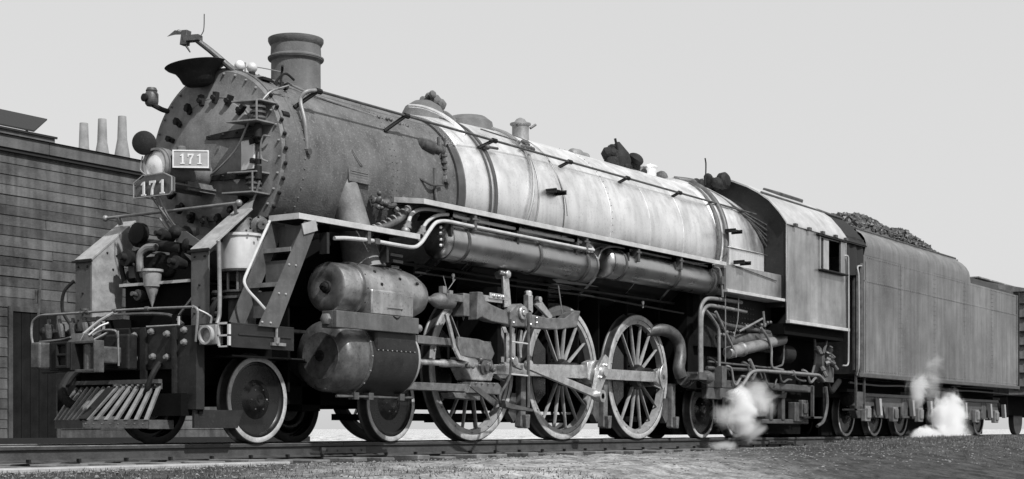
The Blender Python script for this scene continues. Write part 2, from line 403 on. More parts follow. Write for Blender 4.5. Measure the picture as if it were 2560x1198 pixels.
for j in joints:
    m = MB(); m.box(j - .38, j + .38, -.800, -.768, -.120, -.050); 
    for q in (-.3, -.12, .12, .3): m.dot((j + q, -.800, -.085), (0, -1, 0), .016, .02)
    m.build('joint_bar', 'grey', trk, bev=.004)
tm = MB(); tm.box(-.115, .115, -1.30, 1.30, -.155, .0)
t0 = tm.build('tie', 'tie', trk, org=(0, 0, 0), bev=.012); t0.location = (-14, random.uniform(-.06, .06), -.153)
x = -14 + .56
while x < 34:
    c = t0.copy(); COL.objects.link(c); c.location = (x, random.uniform(-.09, .09), -.153 - random.uniform(0, .012)); c.rotation_euler = (random.uniform(-.01, .01), random.uniform(-.03, .03), random.uniform(-.03, .03)); x += .56 + random.uniform(-.03, .03)
m = MB(); x = -14
while x < 12:
    for s in (-1, 1): m.box(x - .012, x + .012, -.755 + s * .083 - .02, -.755 + s * .083 + .02, -.152, -.118)
    x += .56
m.build('spikes', 'iron', trk, smooth=False, stuff=True)
# decayed plank end lying along the rail at the left
m = MB(); m.box(-10.2, -6.6, -1.78, -1.52, -.205, -.165)
pk = m.build('ground_plank', 'pale', None, org=(-8.4, -1.65, -.205), bev=.01); pk.location = (-8.4, -1.65, -.205); tag(pk, 'weathered pale plank half sunk along the near rail', 'plank')

# ================================================================== BUILDING BEHIND
BX0, BX1, BY = -16.0, 3.0, 6.5
bd = thing('wooden_building', 'long weathered clapboard shed behind the engine at the left', 'building', (BX0, BY, -0.15))
MB().box(BX0, BX1, BY + .03, BY + 9, -.2, 4.36).build('wall', 'gap', bd, smooth=False)
rb = random.Random(5)
pitch = .148; z = 0.0; row = 0; shared = {}
while z < 4.2:
    edges = [BX0]; 
    while edges[-1] < BX1 - 4: edges.append(min(BX1, edges[-1] + rb.uniform(3.2, 6.4)))
    edges[-1] = BX1
    for a, c in zip(edges[:-1], edges[1:]):
        segs = [(a, c)]
        if z < 1.86: segs = [(p, q) for p, q in ((a, min(c, -3.4)), (max(a, -2.6), c)) if q - p > .1]
        for p, q in segs:
            m = MB(); zz = z + rb.uniform(-.009, .009); zq = zz + rb.uniform(-.011, .011); t = rb.uniform(.012, .020)
            m.add([(p + .004, BY - t, zz), (q - .004, BY - t, zq), (q - .004, BY - .004, zq + pitch + .012), (p + .004, BY - .004, zz + pitch + .012), (p + .004, BY + .02, zz), (q - .004, BY + .02, zz), (q - .004, BY + .02, zz + pitch + .012), (p + .004, BY + .02, zz + pitch + .012)],
                  [(0, 1, 2, 3), (0, 4, 5, 1), (3, 2, 6, 7), (0, 3, 7, 4), (1, 5, 6, 2)])
            m.build('plank', rb.choice(['board', 'board', 'board2', 'board3']), bd, smooth=False)
    z += pitch; row += 1
# fascia boards under the roof edge
x = BX0
while x < BX1:
    q = min(BX1, x + rb.uniform(2.8, 4.0))
    MB().box(x + .004, q - .004, BY - .085, BY + .03, 4.215, 4.395).build('fascia_board', 'fascia', bd, smooth=False, bev=.004); x = q
MB().box(BX0, BX1, BY - .062, BY + .03, 4.165, 4.213).build('drip_moulding', 'gap', bd, smooth=False)
MB().add([(BX0 - .1, BY - .12, 4.40), (BX1 + .1, BY - .12, 4.40), (BX1 + .1, BY + 4.5, 4.62), (BX0 - .1, BY + 4.5, 4.62), (BX1 + .1, BY + 9.1, 4.40), (BX0 - .1, BY + 9.1, 4.40)], [(0, 1, 2, 3), (3, 2, 4, 5), (0, 3, 5), (1, 4, 2), (0, 5, 4, 1)]).build('roof', 'roofm', bd, smooth=False)
# big door
m = MB(); m.box(-3.4, -2.6, BY - .02, BY + .02, -.15, 1.86); dd = m.build('door', 'door', bd, org=(0, 0, 0), smooth=False)
for a in (-3.4, -2.64): MB().box(a, a + .045, BY - .055, BY - .021, -.15, 1.86).build('door_frame', 'board2', dd, smooth=False) if False else None
m = MB(); m.box(-3.47, -3.4, BY - .05, BY, -.15, 1.93).box(-2.6, -2.53, BY - .05, BY, -.15, 1.93).box(-3.4, -2.6, BY - .05, BY, 1.862, 1.93); m.build('door_frame', 'board2', bd, smooth=False)
for k in range(5):
    MB().box(-3.395 + k * .159, -3.395 + k * .159 + .148, BY - .034, BY - .021, -.15, 1.855).build('door_board', 'door', bd, smooth=False)
MB().box(BX0, BX1, BY - .12, BY - .036, -.2, .02).build('sill_beam', 'gap', bd, smooth=False)
# raised monitor and flat canopy on the roof
MB().box(-7.0, -2.50, BY + .12, BY + 2.0, 4.40, 4.53).build('roof_monitor', 'fascia', bd, smooth=False, bev=.01)
MB().box(-7.0, -2.48, BY + .09, BY + .12, 4.515, 4.545).build('monitor_coping', 'gap', bd, smooth=False)
cp = MB().add([(-6.0, 7.0, 4.65), (-2.585, 7.0, 4.65), (-1.273, 8.3, 5.20), (-4.8, 8.3, 5.20), (-6.0, 7.0, 4.675), (-2.585, 7.0, 4.675), (-1.273, 8.3, 5.22), (-4.8, 8.3, 5.23)],
     [(0, 3, 2, 1), (4, 5, 6, 7), (0, 1, 5, 4), (1, 2, 6, 5), (2, 3, 7, 6), (3, 0, 4, 7)]).build('roof_canopy', 'gap', bd, smooth=False)
MB().box(-2.56, -2.53, 7.2, 7.23, 4.53, 4.74).build('post', 'fascia', cp, smooth=False)
MB().box(-3.10, -3.07, 7.2, 7.23, 4.53, 4.74).build('post', 'fascia', cp, smooth=False)

# three factory stacks beyond the shed
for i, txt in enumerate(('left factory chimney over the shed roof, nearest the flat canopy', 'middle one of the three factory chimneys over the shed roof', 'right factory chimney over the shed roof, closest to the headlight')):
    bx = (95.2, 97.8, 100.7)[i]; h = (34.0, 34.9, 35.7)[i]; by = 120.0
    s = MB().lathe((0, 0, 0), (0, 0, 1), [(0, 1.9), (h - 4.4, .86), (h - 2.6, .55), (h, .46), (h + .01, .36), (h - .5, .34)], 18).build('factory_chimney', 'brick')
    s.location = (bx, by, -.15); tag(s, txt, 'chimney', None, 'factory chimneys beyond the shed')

# boxcar behind the tender
bc = thing('boxcar', 'dark boxcar coupled behind the tender at the right edge', 'boxcar', (21.3, 0, 0))
MB().box(21.3, 33, -1.48, 1.48, 1.0, 3.62).build('body', 'boxcar', bc, smooth=False, bev=.02)
MB().prism([(21.2, 3.62), (33.1, 3.62), (33.1, 3.66), (21.2, 3.66)], -1.55, 1.55).add([(21.2, -1.55, 3.66), (33.1, -1.55, 3.66), (33.1, 0, 4.0), (21.2, 0, 4.0), (33.1, 1.55, 3.66), (21.2, 1.55, 3.66)], [(0, 1, 2, 3), (3, 2, 4, 5), (0, 3, 5), (1, 4, 2)]).build('roof', 'boxcar', bc, smooth=False)
MB().box(21.1, 33.2, -.25, .25, 4.02, 4.05).build('roof_walk', 'boxcar', bc, smooth=False)
m = MB()
for k in range(7): m.box(21.26, 21.299, -1.40, -1.0, 1.2 + k * .35, 1.23 + k * .35)
m.build('end_ladder', 'iron', bc, smooth=False)
for k in range(9): MB().box(21.27, 21.298, -.95 + k * .27, -.95 + k * .27 + .25, 1.05, 3.55).build('end_board', 'iron', bc, smooth=False)
MB().box(21.3, 33, -.9, .9, .5, 1.0).build('underframe', 'soot', bc, smooth=False)
for X in (22.6, 24.3):
    MB().lathe((X, -.82, .42), (0, 1, 0), [(0, .42), (.13, .42)], 24).build('wheel', 'tread', bc)

# ================================================================== LOCOMOTIVE (origin: middle driving axle, rail level, centre line)
L = thing('steam_locomotive', 'black steam locomotive numbered 171 with white-rimmed wheels standing on the near track', 'locomotive')
ZC = 3.05
def B(name, m_, mb, **k): return mb.build(name, m_, L, **k)
def on_boiler(x, ang, R=1.0, zc=ZC):
    """point and normal on the near side of the barrel; ang degrees above horizontal"""
    a = radians(ang); return (x, -cos(a) * R, zc + sin(a) * R), (0, -cos(a), sin(a))

# --- smokebox and barrel
sb = B('smokebox', 'smoke', MB().lathe((0, 0, ZC), (1, 0, 0), [(-5.80, .90), (-5.80, 1.0), (-5.60, 1.0), (-5.598, 1.004), (-5.42, 1.004), (-5.418, 1.0), (-2.76, 1.01)], 96), ang=30)
m = MB()
for k in range(60):
    a = 2 * pi * k / 60 + .03; m.dot((-5.51, cos(a) * 1.004, ZC + sin(a) * 1.004), (0, cos(a), sin(a)), .013, .011)
for X in (-4.0, -3.92, -2.83):
    for k in range(80):
        a = 2 * pi * k / 80; m.dot((X, cos(a) * 1.008, ZC + sin(a) * 1.008), (0, cos(a), sin(a)), .009, .006)
m.build('rivets', 'smoke', sb, stuff=True, smooth=False)
m = MB().lathe((0, 0, ZC), (1, 0, 0), [(-2.75, 1.0), (-2.75, 1.035), (-2.60, 1.04), (-2.60, 1.0)], 80); B('boiler_band', 'band', m)
def zcx(x): return ZC + .01
bj = B('boiler_barrel', 'jacket', MB().lathe((0, 0, ZC), (1, 0, 0), [(-2.62, 1.02), (-2.62, 1.05), (-2.10, 1.095), (-1.2, 1.13), (0.0, 1.145), (4.12, 1.16)], 96))
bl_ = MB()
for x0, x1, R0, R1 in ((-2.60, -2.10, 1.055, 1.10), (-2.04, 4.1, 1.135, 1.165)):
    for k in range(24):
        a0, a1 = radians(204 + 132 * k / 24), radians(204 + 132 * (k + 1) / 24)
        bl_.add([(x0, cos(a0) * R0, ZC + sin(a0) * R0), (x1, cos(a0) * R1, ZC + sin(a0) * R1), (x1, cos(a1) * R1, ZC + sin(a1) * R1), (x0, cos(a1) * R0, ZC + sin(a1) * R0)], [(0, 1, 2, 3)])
bl_.build('belly_shade_shell', 'black', bj, whole=True)  # black shell added below the barrel; the underside's shade put into colour
def band(x, w_, R, mt='band'):
    return MB().lathe((0, 0, ZC), (1, 0, 0), [(x, R - .02), (x, R), (x + w_, R), (x + w_, R - .02)], 80).build('jacket_band', mt, bj)
m = MB()
for X in (-1.3, .78, 2.98):
    for k in range(28):
        a = radians(-25 + k * 4.6); RR = 1.10 + .06 * min(1, max(0, (X + 2.1) / 2)) - .002
        m.dot((X, -cos(a) * RR, ZC + sin(a) * RR), (0, -cos(a), sin(a)), .006, .004)
m.build('jacket_screws', 'band', bj, stuff=True, smooth=False)
for X, RR in ((.75, 1.149), (2.95, 1.159)): MB().lathe((0, 0, ZC), (1, 0, 0), [(X, RR - .01), (X, RR + .003), (X + .07, RR + .003), (X + .07, RR - .01)], 80).build('jacket_lap', 'jacket', bj)
band(-2.17, .035, 1.106); band(-2.08, .055, 1.118); band(-.50, .012, 1.147); band(1.9, .010, 1.155, 'jacket')
# front plate, door, dogs
fr = B('smokebox_front', 'front', MB().lathe((0, 0, ZC), (-1, 0, 0), [(5.78, .96), (5.80, .99), (5.825, .96), (5.835, .70), (5.85, .68), (5.85, .66)], 72))
m = MB()
for k in range(34):
    a = 2 * pi * k / 34 + .05; m.dot((-5.825, cos(a) * .93, ZC + sin(a) * .93), (-1, 0, 0), .018, .026)
m.build('bolts', 'front', fr, stuff=True)
dr = B('smokebox_door', 'front', MB().lathe((0, 0, ZC), (-1, 0, 0), [(5.84, .66), (5.875, .655), (5.89, .62), (5.895, .60), (5.945, .40), (5.97, .2), (5.975, .00001)], 64), ang=20)
for k in range(20):
    a = 2 * pi * k / 20 + .12
    cy, cz = cos(a), sin(a); m = MB()
    m.obox((-5.90, cy * .665, ZC + cz * .665), .055, .05, .12, (a - pi / 2, 0, 0))
    m.lathe((-5.90, cy * .66, ZC + cz * .66), (-1, 0, 0), [(0, .017), (.06, .017)], 8)
    m.lathe((-5.93, cy * .66, ZC + cz * .66), (-1, 0, 0), [(0, .03), (.028, .03)], 6)
    m.build('door_dog', 'iron', dr, smooth=False)
for z in (3.27, 2.83):
    m = MB(); m.plate((-5.985, 0, z), (0, -1, 0), (0, 0, 1), [(.02, -.018), (.25, -.035), (.74, -.05), (.74, .05), (.25, .035), (.02, .018)], -.03)
    m.lathe((-5.97, -.76, z - .07), (0, 0, 1), [(0, .04), (.14, .04)], 12)
    for q in (.1, .3, .5, .68): m.dot((-6.015, -q, z), (-1, 0, 0), .016, .02)
    m.build('hinge_strap', 'iron', dr, bev=.004)
B('front_plate', 'white', MB().box(-5.925, -5.90, -.66, -.47, 2.80, 3.20), bev=.008, label='pale dusty vertical plate between the door hinges')
for z, yy in ((3.46, -.72), (2.72, -.66)):
    br = MB(); 
    br.plate((-6.0, yy, z + .11), (1, 0, 0), (0, 1, 0), [(-.10, .22), (-.02, -.12), (.24, -.14), (.26, .10)], .018)
    br.plate((-6.0, yy, z - .11), (1, 0, 0), (0, 1, 0), [(-.16, .24), (-.08, -.13), (.24, -.14), (.26, .10)], .018)
    br.box(-6.08, -6.065, yy - .125, yy - .105, z - .10, z + .11).box(-5.80, -5.78, yy - .16, yy + .02, z - .10, z + .12)
    b_ = B('lamp_bracket', 'pipe', br, smooth=False, bev=.004)
    MB().lathe((-5.95, yy - .02, z - .09), (0, 0, 1), [(0, .05), (.03, .085), (.05, .085), (.055, .055), (.08, .055), (.085, .085), (.105, .085), (.11, .055), (.135, .055), (.14, .085), (.16, .085), (.165, .06), (.19, .05)], 20).build('ribbed_lamp', 'cast', b_)
    m = MB().lathe((-5.76, yy - .16, z), (1, 0, 0), [(0, .05), (.10, .05)], 8).lathe((-5.72, yy - .12, z - .07), (1, 0, 0), [(0, .03), (.16, .03)], 8); m.build('bolt', 'iron', b_)
m = MB()
for k in range(9): m.dot((-5.81 + .0, -cos(radians(-34 + 9 * k)) * 1.0, ZC + sin(radians(-34 + 9 * k)) * 1.0), (0, -1, .2), .025, .03)
m.build('bolts', 'iron', fr, stuff=True)
# small pipe clip on the front right
B('drain_pipe', 'pipe', MB().tube([(-5.86, -.83, 3.22), (-5.90, -.76, 3.22), (-5.90, -.74, 3.0), (-5.88, -.82, 2.95)], .010, 6))

# --- headlight with number plates
hl = MB().lathe((-6.02, 0.02, 2.885), (-1, 0, 0), [(0, .17), (.52, .17), (.53, .185), (.62, .185), (.62, .155), (.60, .155)], 32)
for y in (-.1, .1): hl.box(-6.35, -5.9, y - .02, y + .02, 2.66, 2.75)
hl.box(-6.55, -5.88, -.14, .14, 2.69, 2.71)
h = B('headlight', 'front', hl)
MB().lathe((-6.63, 0.03, 2.885), (-1, 0, 0), [(0, .168), (.015, .16), (.035, .10), (.042, .0001)], 32).build('lens', 'lens', h)
MB().lathe((-6.70, .15, 3.12), (-.8, -.6, -.05), [(0, .125), (.02, .125), (.03, .11), (.035, .0001)], 28).build('hinged_cover', 'iron', h, label='dark round cover swung open above the lens')
MB().ring((-6.635, .03, 2.885), (-1, 0, 0), 0, .045, .158, .178, 32).tube([(-6.68, .20, 2.99), (-6.70, .21, 2.85), (-6.68, .17, 2.80)], .008, 6).build('cover_catch', 'pipe', h)
MB().lathe((-6.30, 0.02, 3.045), (0, 0, 1), [(0, .09), (.03, .09), (.05, .05), (.08, .055), (.09, .03)], 18).build('vent', 'front', h)
kp = [(-.27, -.115), (.25, -.115), (.28, -.085), (.28, .06), (.16, .11), (-.14, .11), (-.28, .04), (-.28, -.115)]
np_ = B('number_plate', 'plate', MB().plate((-6.72, -.02, 2.665), (0, -1, 0), (0, 0, 1), kp, -.02), smooth=False)
m = MB()
for a, c in zip(kp, kp[1:] + kp[:1]):
    A = Vector((-6.748, -.02 - a[0], 2.665 + a[1])); C_ = Vector((-6.748, -.02 - c[0], 2.665 + c[1])); m.tube([A, C_], .0065, 4, smooth=False)
m.build('plate_rim', 'pale', np_, smooth=False)
for q in digits(None, (-6.742, -.02, 2.635), (0, -1, 0), (0, 0, 1), .145, .055, .012): q.build('numeral', 'digit', np_, smooth=False)
m = MB().tube([(-6.70, .06, 2.57), (-6.5, .02, 2.35), (-6.2, 0, 2.1), (-5.95, -.02, 1.95)], .012, 6).tube([(-6.70, -.04, 2.57), (-6.55, -.05, 2.35), (-6.25, -.05, 2.1)], .012, 6)
m.build('stay_rod', 'pipe', np_)
# number box on the side of the headlight, turned outward
nU = Vector((.62, -.785, 0)).normalized(); nN = Vector((-.785, -.62, 0)).normalized()
nb = MB(); c0 = Vector((-6.511, -.33, 2.934)); nb.plate(c0, nU, (0, 0, 1), [(-.185, -.092), (.185, -.092), (.185, .092), (-.185, .092)], -.17)
nbx = B('number_box', 'front', nb, smooth=False, bev=.006)
MB().plate(c0 + nN * .004, nU, (0, 0, 1), [(-.172, -.078), (.172, -.078), (.172, .078), (-.172, .078)], .004).build('number_glass', 'pale', nbx, smooth=False)
fm = MB()
for q in ([(-.185, .078), (.185, .078), (.185, .092), (-.185, .092)], [(-.185, -.092), (.185, -.092), (.185, -.078), (-.185, -.078)], [(-.185, -.078), (-.172, -.078), (-.172, .078), (-.185, .078)], [(.172, -.078), (.185, -.078), (.185, .078), (.172, .078)]):
    fm.plate(c0 + nN * .002, nU, (0, 0, 1), q, .012)
fm.build('number_frame', 'digit', nbx, smooth=False)
for q in digits(None, c0 + nN * .010, nU, (0, 0, 1), .105, .028, .005): q.build('numeral', 'digit', nbx, smooth=False)
# conduit cable drooping across the front
B('conduit_cable', 'pipe', MB().tube([(-5.62, -.80, 3.78), (-5.85, -.80, 3.68), (-6.0, -.70, 3.42), (-6.02, -.50, 3.10), (-6.04, -.18, 2.87), (-6.04, .08, 2.80), (-6.0, .20, 2.84)], .011, 7))
B('conduit_cable', 'pipe', MB().tube([(-5.70, -.45, 3.90), (-5.78, -.60, 3.76), (-5.75, -.78, 3.74), (-5.6, -.86, 3.8)], .008, 6))
# hand hoop round the lower front
m = MB().tube([(-6.0, .94 * cos(radians(a)) * .92, ZC + .92 * sin(radians(a))) for a in range(-160, -35, 8)], .012, 6); B('front_grab_rail', 'pipe', m)

# --- bell with mouth tipped up, hung on a bracket ahead of the stack, and flags
bo = Vector((-5.95, .12, 3.86)); bax = Vector((-.12, .10, .98)).normalized()
bl = B('bell', 'cabf', MB().lathe(bo, bax, [(0, .0001), (0, .13), (.03, .17), (.10, .20), (.15, .235), (.19, .31), (.215, .335), (.222, .325), (.17, .22)], 36))
MB().ball(bo + bax * .19, .03).build('clapper', 'iron', bl)
B('bell_yoke', 'cast', MB().tube([(-5.75, -.34, 3.92), (-5.80, -.18, 4.05), (-5.92, -.02, 4.22), (-6.0, .10, 4.33)], .038, 10, r2=.030).obox((-6.02, .14, 4.35), .10, .18, .06, (0, 0, .3)).tube([(-6.0, .05, 4.36), (-5.98, .02, 4.43), (-5.99, .0, 4.60)], .006, 5))
B('flag_socket', 'cast', MB().obox((-6.05, .22, 4.36), .07, .085, .16, (0.1, .08, 0)).tube([(-6.06, .22, 4.30), (-6.04, .16, 4.20)], .018, 6, r2=.008), bev=.006)
B('flag_staff', 'pipe', MB().tube([(-6.05, .24, 4.42), (-6.06, .32, 4.46), (-6.08, .36, 4.42)], .004, 5))
B('pennant', 'cast', MB().add([(-6.06, .25, 4.40), (-6.06, .25, 4.43), (-6.1, .33, 4.45), (-6.13, .42, 4.385), (-6.1, .33, 4.40)], [(0, 1, 2, 4), (4, 2, 3)]), smooth=False)
B('cord_post', 'pipe', MB().tube([(-5.5, -.13, 4.02), (-5.5, -.13, 4.16)], .011, 6).tube([(-5.52, -.06, 4.10), (-5.45, -.2, 4.115), (-5.1, -.35, 4.10)], .006, 5))
# class lamps on the smokebox shoulder
for y in (-.24, -.42):
    gl = B('globe_lamp', 'white', MB().ball((-5.70, y, 4.07 - (abs(y) - .24) * .25), .058, 16), label='small white globe lamp on the smokebox top')
    MB().lathe((-5.70, y, 3.93 - (abs(y) - .24) * .3), (0, 0, 1), [(0, .06), (.02, .06), (.04, .035), (.10, .035)], 12).build('lamp_base', 'iron', gl)
m = MB().box(-5.74, -5.60, -.62, -.16, 3.87, 3.90)
for k in range(5): m.obox((-5.55 + .02 * k, -.50 - .05 * k, 3.88 - .012 * k), .09, .03, .07, (.3, 0, .3 * k))
m.tube([(-5.55, -.6, 3.86), (-5.45, -.66, 3.98), (-5.3, -.66, 3.94)], .014, 6).tube([(-5.4, -.55, 3.88), (-5.38, -.56, 4.03), (-5.42, -.60, 4.08)], .016, 6)
B('lamp_shelf', 'iron', m, smooth=False)
# marker lamp on the far shoulder
ml_ = MB().lathe((-5.92, .88, 3.73), (0, 0, 1), [(0, .055), (.02, .07), (.05, .075), (.13, .075), (.155, .06), (.17, .065), (.20, .05), (.205, .02)], 16)
mk = B('marker_lamp', 'cast', ml_)
MB().lathe((-5.93, .90, 3.81), (-1, 0, 0), [(0, .045), (.09, .045), (.095, .03)], 14).build('marker_lens', 'iron', mk)
MB().tube([(-5.75, .66, 3.66), (-5.85, .76, 3.68), (-5.92, .86, 3.74)], .03, 8).build('lamp_arm', 'iron', mk)

# --- stack
sk = B('smoke_stack', 'stack', MB().lathe((-4.53, 0, 3.95), (0, 0, 1), [(0, .36), (.05, .30), (.12, .285), (.42, .283), (.44, .315), (.465, .318), (.49, .290), (.60, .285), (.62, .30), (.655, .318), (.685, .318), (.69, .27), (.30, .26)], 48))
MB().lathe((-4.53, 0, 4.395), (0, 0, 1), [(0, .30), (.008, .322), (.022, .322), (.03, .30)], 48).build('stack_ring', 'stack', sk)

# --- handrail along the boiler
hr = B('handrail', 'pipe', MB().tube([(-5.47, -.995, 3.13), (-5.50, -.99, 3.42), (-5.50, -.93, 3.66), (-5.46, -.97, 3.74), (-5.33, -1.0, 3.78)] , .022, 10))
B('handrail', 'cast', MB().tube([(-5.34, -1.0, 3.78), (5.90, -1.0, 3.775)], .016, 8, smooth=False))
MB().lathe((-5.47, -1.04, 3.10), (0, 1, 0), [(0, .035), (.08, .035)], 10).lathe((-5.47, -.995, 3.05), (0, 0, 1), [(0, .022), (.10, .022)], 8).build('pipe_union', 'cast', hr)
for x in (-5.32, -3.78, -1.97, -.15, 1.45, 3.08):
    MB().tube([(x + .03, -1.0, 3.785), (x - .20, -.86 if x < -2.6 else -.92, 3.58 if x < -2.6 else 3.66)], .024, 8, smooth=False).lathe((x + .03, -1.0, 3.778), (1, 0, 0), [(-.04, .032), (.04, .032)], 8).build('handrail_post', 'iron', hr)
B('air_pipe', 'pipe', MB().tube([(-5.3, -.60, 3.90), (-4.92, -.66, 3.83), (-3.48, -.70, 3.75), (-3.05, -.72, 3.70), (-2.7, -.74, 3.72)], .012, 6).tube([(-4.9, -.60, 3.92), (-3.6, -.62, 3.90), (-2.8, -.62, 3.90)], .008, 5))
m = MB(); rb2 = random.Random(3)
for k in range(16):
    x = -3.9 + k * .075; m.ball((x, -.70 + rb2.uniform(-.02, .02), 3.77 - .004 * k + rb2.uniform(-.02, .02)), rb2.uniform(.018, .034), 7)
B('pipe_fitting', 'cast', m)
# check valve group at the end of the smokebox
cv = B('check_valve', 'cast', MB().lathe((-3.36, -.88, 3.54), (1, -.15, -.12), [(0, .03), (.03, .075), (.16, .085), (.24, .08), (.27, .05), (.36, .045), (.37, .065), (.40, .065)], 16)
    .tube([(-3.0, -.92, 3.66), (-3.0, -.94, 3.40)], .028, 8, smooth=False).tube([(-3.0, -.98, 3.44), (-2.98, -1.0, 3.22), (-3.02, -1.03, 3.10)], .022, 8))
m = MB()
for z in (3.42, 3.34, 3.27, 3.20): m.lathe((-2.99, -.985, z), (0, 0, 1), [(0, .042), (.025, .042)], 8)
m.lathe((-2.99, -1.0, 3.12), (0, -1, 0), [(-.05, .075), (.01, .075), (.02, .04), (.06, .035)], 14)
m.tube([(-3.5, -1.0, 3.09), (-3.35, -1.06, 3.03), (-3.1, -1.04, 3.06)], .014, 6).tube([(-3.2, -1.0, 3.25), (-3.22, -1.02, 3.0), (-3.2, -1.03, 2.85)], .020, 8)
m.tube([(-3.05, -.9, 3.50), (-2.9, -.92, 3.56), (-2.85, -.93, 3.62)], .010, 6).tube([(-2.9, -.93, 3.50), (-2.9, -.93, 3.66)], .014, 6)
m.build('valve_body', 'cast', cv)
m = MB(); rb2 = random.Random(8)
for k in range(15):
    m.ball((-4.42 + rb2.uniform(0, .8), -1.02 + rb2.uniform(-.06, .0), 2.74 + rb2.uniform(-.10, .06)), rb2.uniform(.025, .05), 8, rb2.uniform(.6, 1.6), (rb2.uniform(-1, 1), -.4, rb2.uniform(-1, 1)))
m.tube([(-4.4, -1.0, 2.75), (-4.15, -1.06, 2.68), (-3.9, -1.02, 2.75), (-3.6, -1.0, 2.80)], .03, 8)
B('lubricator_fittings', 'cast', m)
# maker's plate
mp = B('builder_plate', 'smoke', MB().plate(on_boiler(-4.62, -5)[0], (1, 0, 0), (0, 0.09, 1), [(-.18, -.085), (.18, -.085), (.18, .085), (-.18, .085)], .022), smooth=False, bev=.006)
m = MB()
for k in range(5): m.box(-4.77, -4.47, -1.022, -1.016, 2.895 + k * .026, 2.90 + k * .026)
m.build('plate_ridges', 'pipe', mp, smooth=False)
B('lifting_eye', 'pipe', MB().tube([(-4.72, -1.0, 3.24), (-4.70, -1.01, 3.20), (-4.60, -1.02, 3.10), (-4.56, -1.01, 3.08)], .006, 5).tube([(-4.73, -.97, 3.26), (-4.6, -.96, 3.29)], .005, 5))
# sand pipes down the barrel
B('sand_pipe', 'pipe', MB().tube([on_boiler(-1.05, a, 1.16)[0] if a > 40 else on_boiler(-1.05 - (40 - a) * .007, a, 1.165)[0] for a in range(72, -22, -6)], .020, 8))
B('sand_pipe', 'pipe', MB().tube([on_boiler(-.92 - (72 - a) * .0035, a, 1.165)[0] for a in range(72, -22, -6)], .013, 8))
B('thin_pipe', 'pipe', MB().tube([on_boiler(-.62 + (52 - a) * .003, a, 1.165)[0] for a in range(52, -6, -5)], .007, 6))
B('bell_pipe', 'jacket', MB().tube([on_boiler(-2.55 + max(0, (68 - a)) * .004, a, 1.15 + .02)[0] for a in range(84, 34, -5)], .022, 8))
B('thin_conduit', 'cast', MB().tube([on_boiler(-1.75, 55, 1.15)[0], on_boiler(-1.2, 50, 1.17)[0], on_boiler(-1.0, 50, 1.17)[0]], .009, 6))
m = MB(); rb2 = random.Random(4)
for k in range(12): m.ball(on_boiler(-1.15 + rb2.uniform(0, .36), 47 + rb2.uniform(-5, 5), 1.18)[0], rb2.uniform(.018, .04), 8)
m.ball(on_boiler(-2.05, 33, 1.16)[0], .035).tube([on_boiler(-2.1, 33, 1.16)[0], on_boiler(-1.85, 33, 1.18)[0]], .018)
B('pipe_fitting', 'cast', m)
# steps standing off the barrel and firebox
def boiler_step(x, y, z):
    m = MB(); m.plate((x - .12, y - .02, z), (1, 0, 0), (0, -1, 0), [(0, -.05), (.24, -.05), (.24, .12), (0, .12)], -.012); m.box(x - .12, x - .10, y - .14, y + .05, z - .03, z + .03).box(x + .12, x + .14, y - .14, y + .05, z - .03, z + .03)
    B('boiler_step', 'iron', m, smooth=False, bev=.003)
boiler_step(-.78, -1.13, 3.27); boiler_step(4.35, -1.27, 3.30); boiler_step(4.35, -1.42, 2.79)

# --- domes and mountings on top
sd_ = B('sand_dome', 'stack', MB().lathe((-2.10, 0, 4.05), (0, 0, 1), [(0, .42), (.04, .32), (.14, .28), (.24, .23), (.31, .12), (.33, .0001)], 28))
rb2 = random.Random(53)
for k in range(9):
    MB().ball((-2.0 + rb2.uniform(-.22, .22), rb2.uniform(-.15, .1), 4.36 + rb2.uniform(-.06, .10)), rb2.uniform(.04, .09), 7, rb2.uniform(.6, 1.6), (rb2.uniform(-1, 1), rb2.uniform(-1, 1), .6)).build('dome_fitting', 'stack', sd_, ang=20)
m = MB().ball((-1.90, .02, 4.27), .09, 12, .8).lathe((-2.0, 0, 4.30), (0, 0, 1), [(0, .10), (.05, .10), (.07, .04), (.12, .03)], 10).tube([(-1.9, -.05, 4.25), (-1.75, -.10, 4.26), (-1.6, -.14, 4.18)], .03, 8); m.build('dome_lid', 'stack', sd_)
B('steam_dome', 'stack', MB().lathe((-.93, .12, 4.10), (0, 0, 1), [(0, .48), (.05, .38), (.10, .35), (.20, .33), (.27, .24), (.30, .0001)], 32))
wh = B('whistle', 'pipe', MB().lathe((.18, 0, 4.12), (0, 0, 1), [(0, .16), (.06, .13), (.14, .12), (.30, .12), (.32, .15), (.34, .15), (.36, .09), (.40, .06), (.42, .02)], 20))
MB().tube([(.05, -.02, 4.42), (.30, .02, 4.44)], .012, 6).tube([(.28, -.1, 4.40), (.36, -.14, 4.46)], .02, 6).build('whistle_lever', 'cast', wh)
tg = B('turbo_generator', 'pipe', MB().lathe((1.55, 0, 4.24), (1, 0, 0), [(0, .05), (.03, .09), (.2, .10), (.24, .075), (.42, .08), (.46, .04)], 18).box(1.6, 2.0, -.07, .07, 4.12, 4.2))
sv = B('safety_valve', 'cabf', MB().lathe((3.0, 0, 4.10), (-.10, 0, 1), [(0, .26), (.05, .20), (.12, .17), (.24, .20), (.36, .17), (.45, .10), (.54, .03)], 18))
rb2 = random.Random(52)
for k in range(12):
    MB().ball((3.0 + rb2.uniform(-.28, .30), rb2.uniform(-.15, .1), 4.32 + rb2.uniform(-.10, .16)), rb2.uniform(.05, .13), 7, rb2.uniform(.6, 1.6), (rb2.uniform(-1, 1), rb2.uniform(-1, 1), .6)).build('valve_fitting', 'cabf', sv, ang=20)
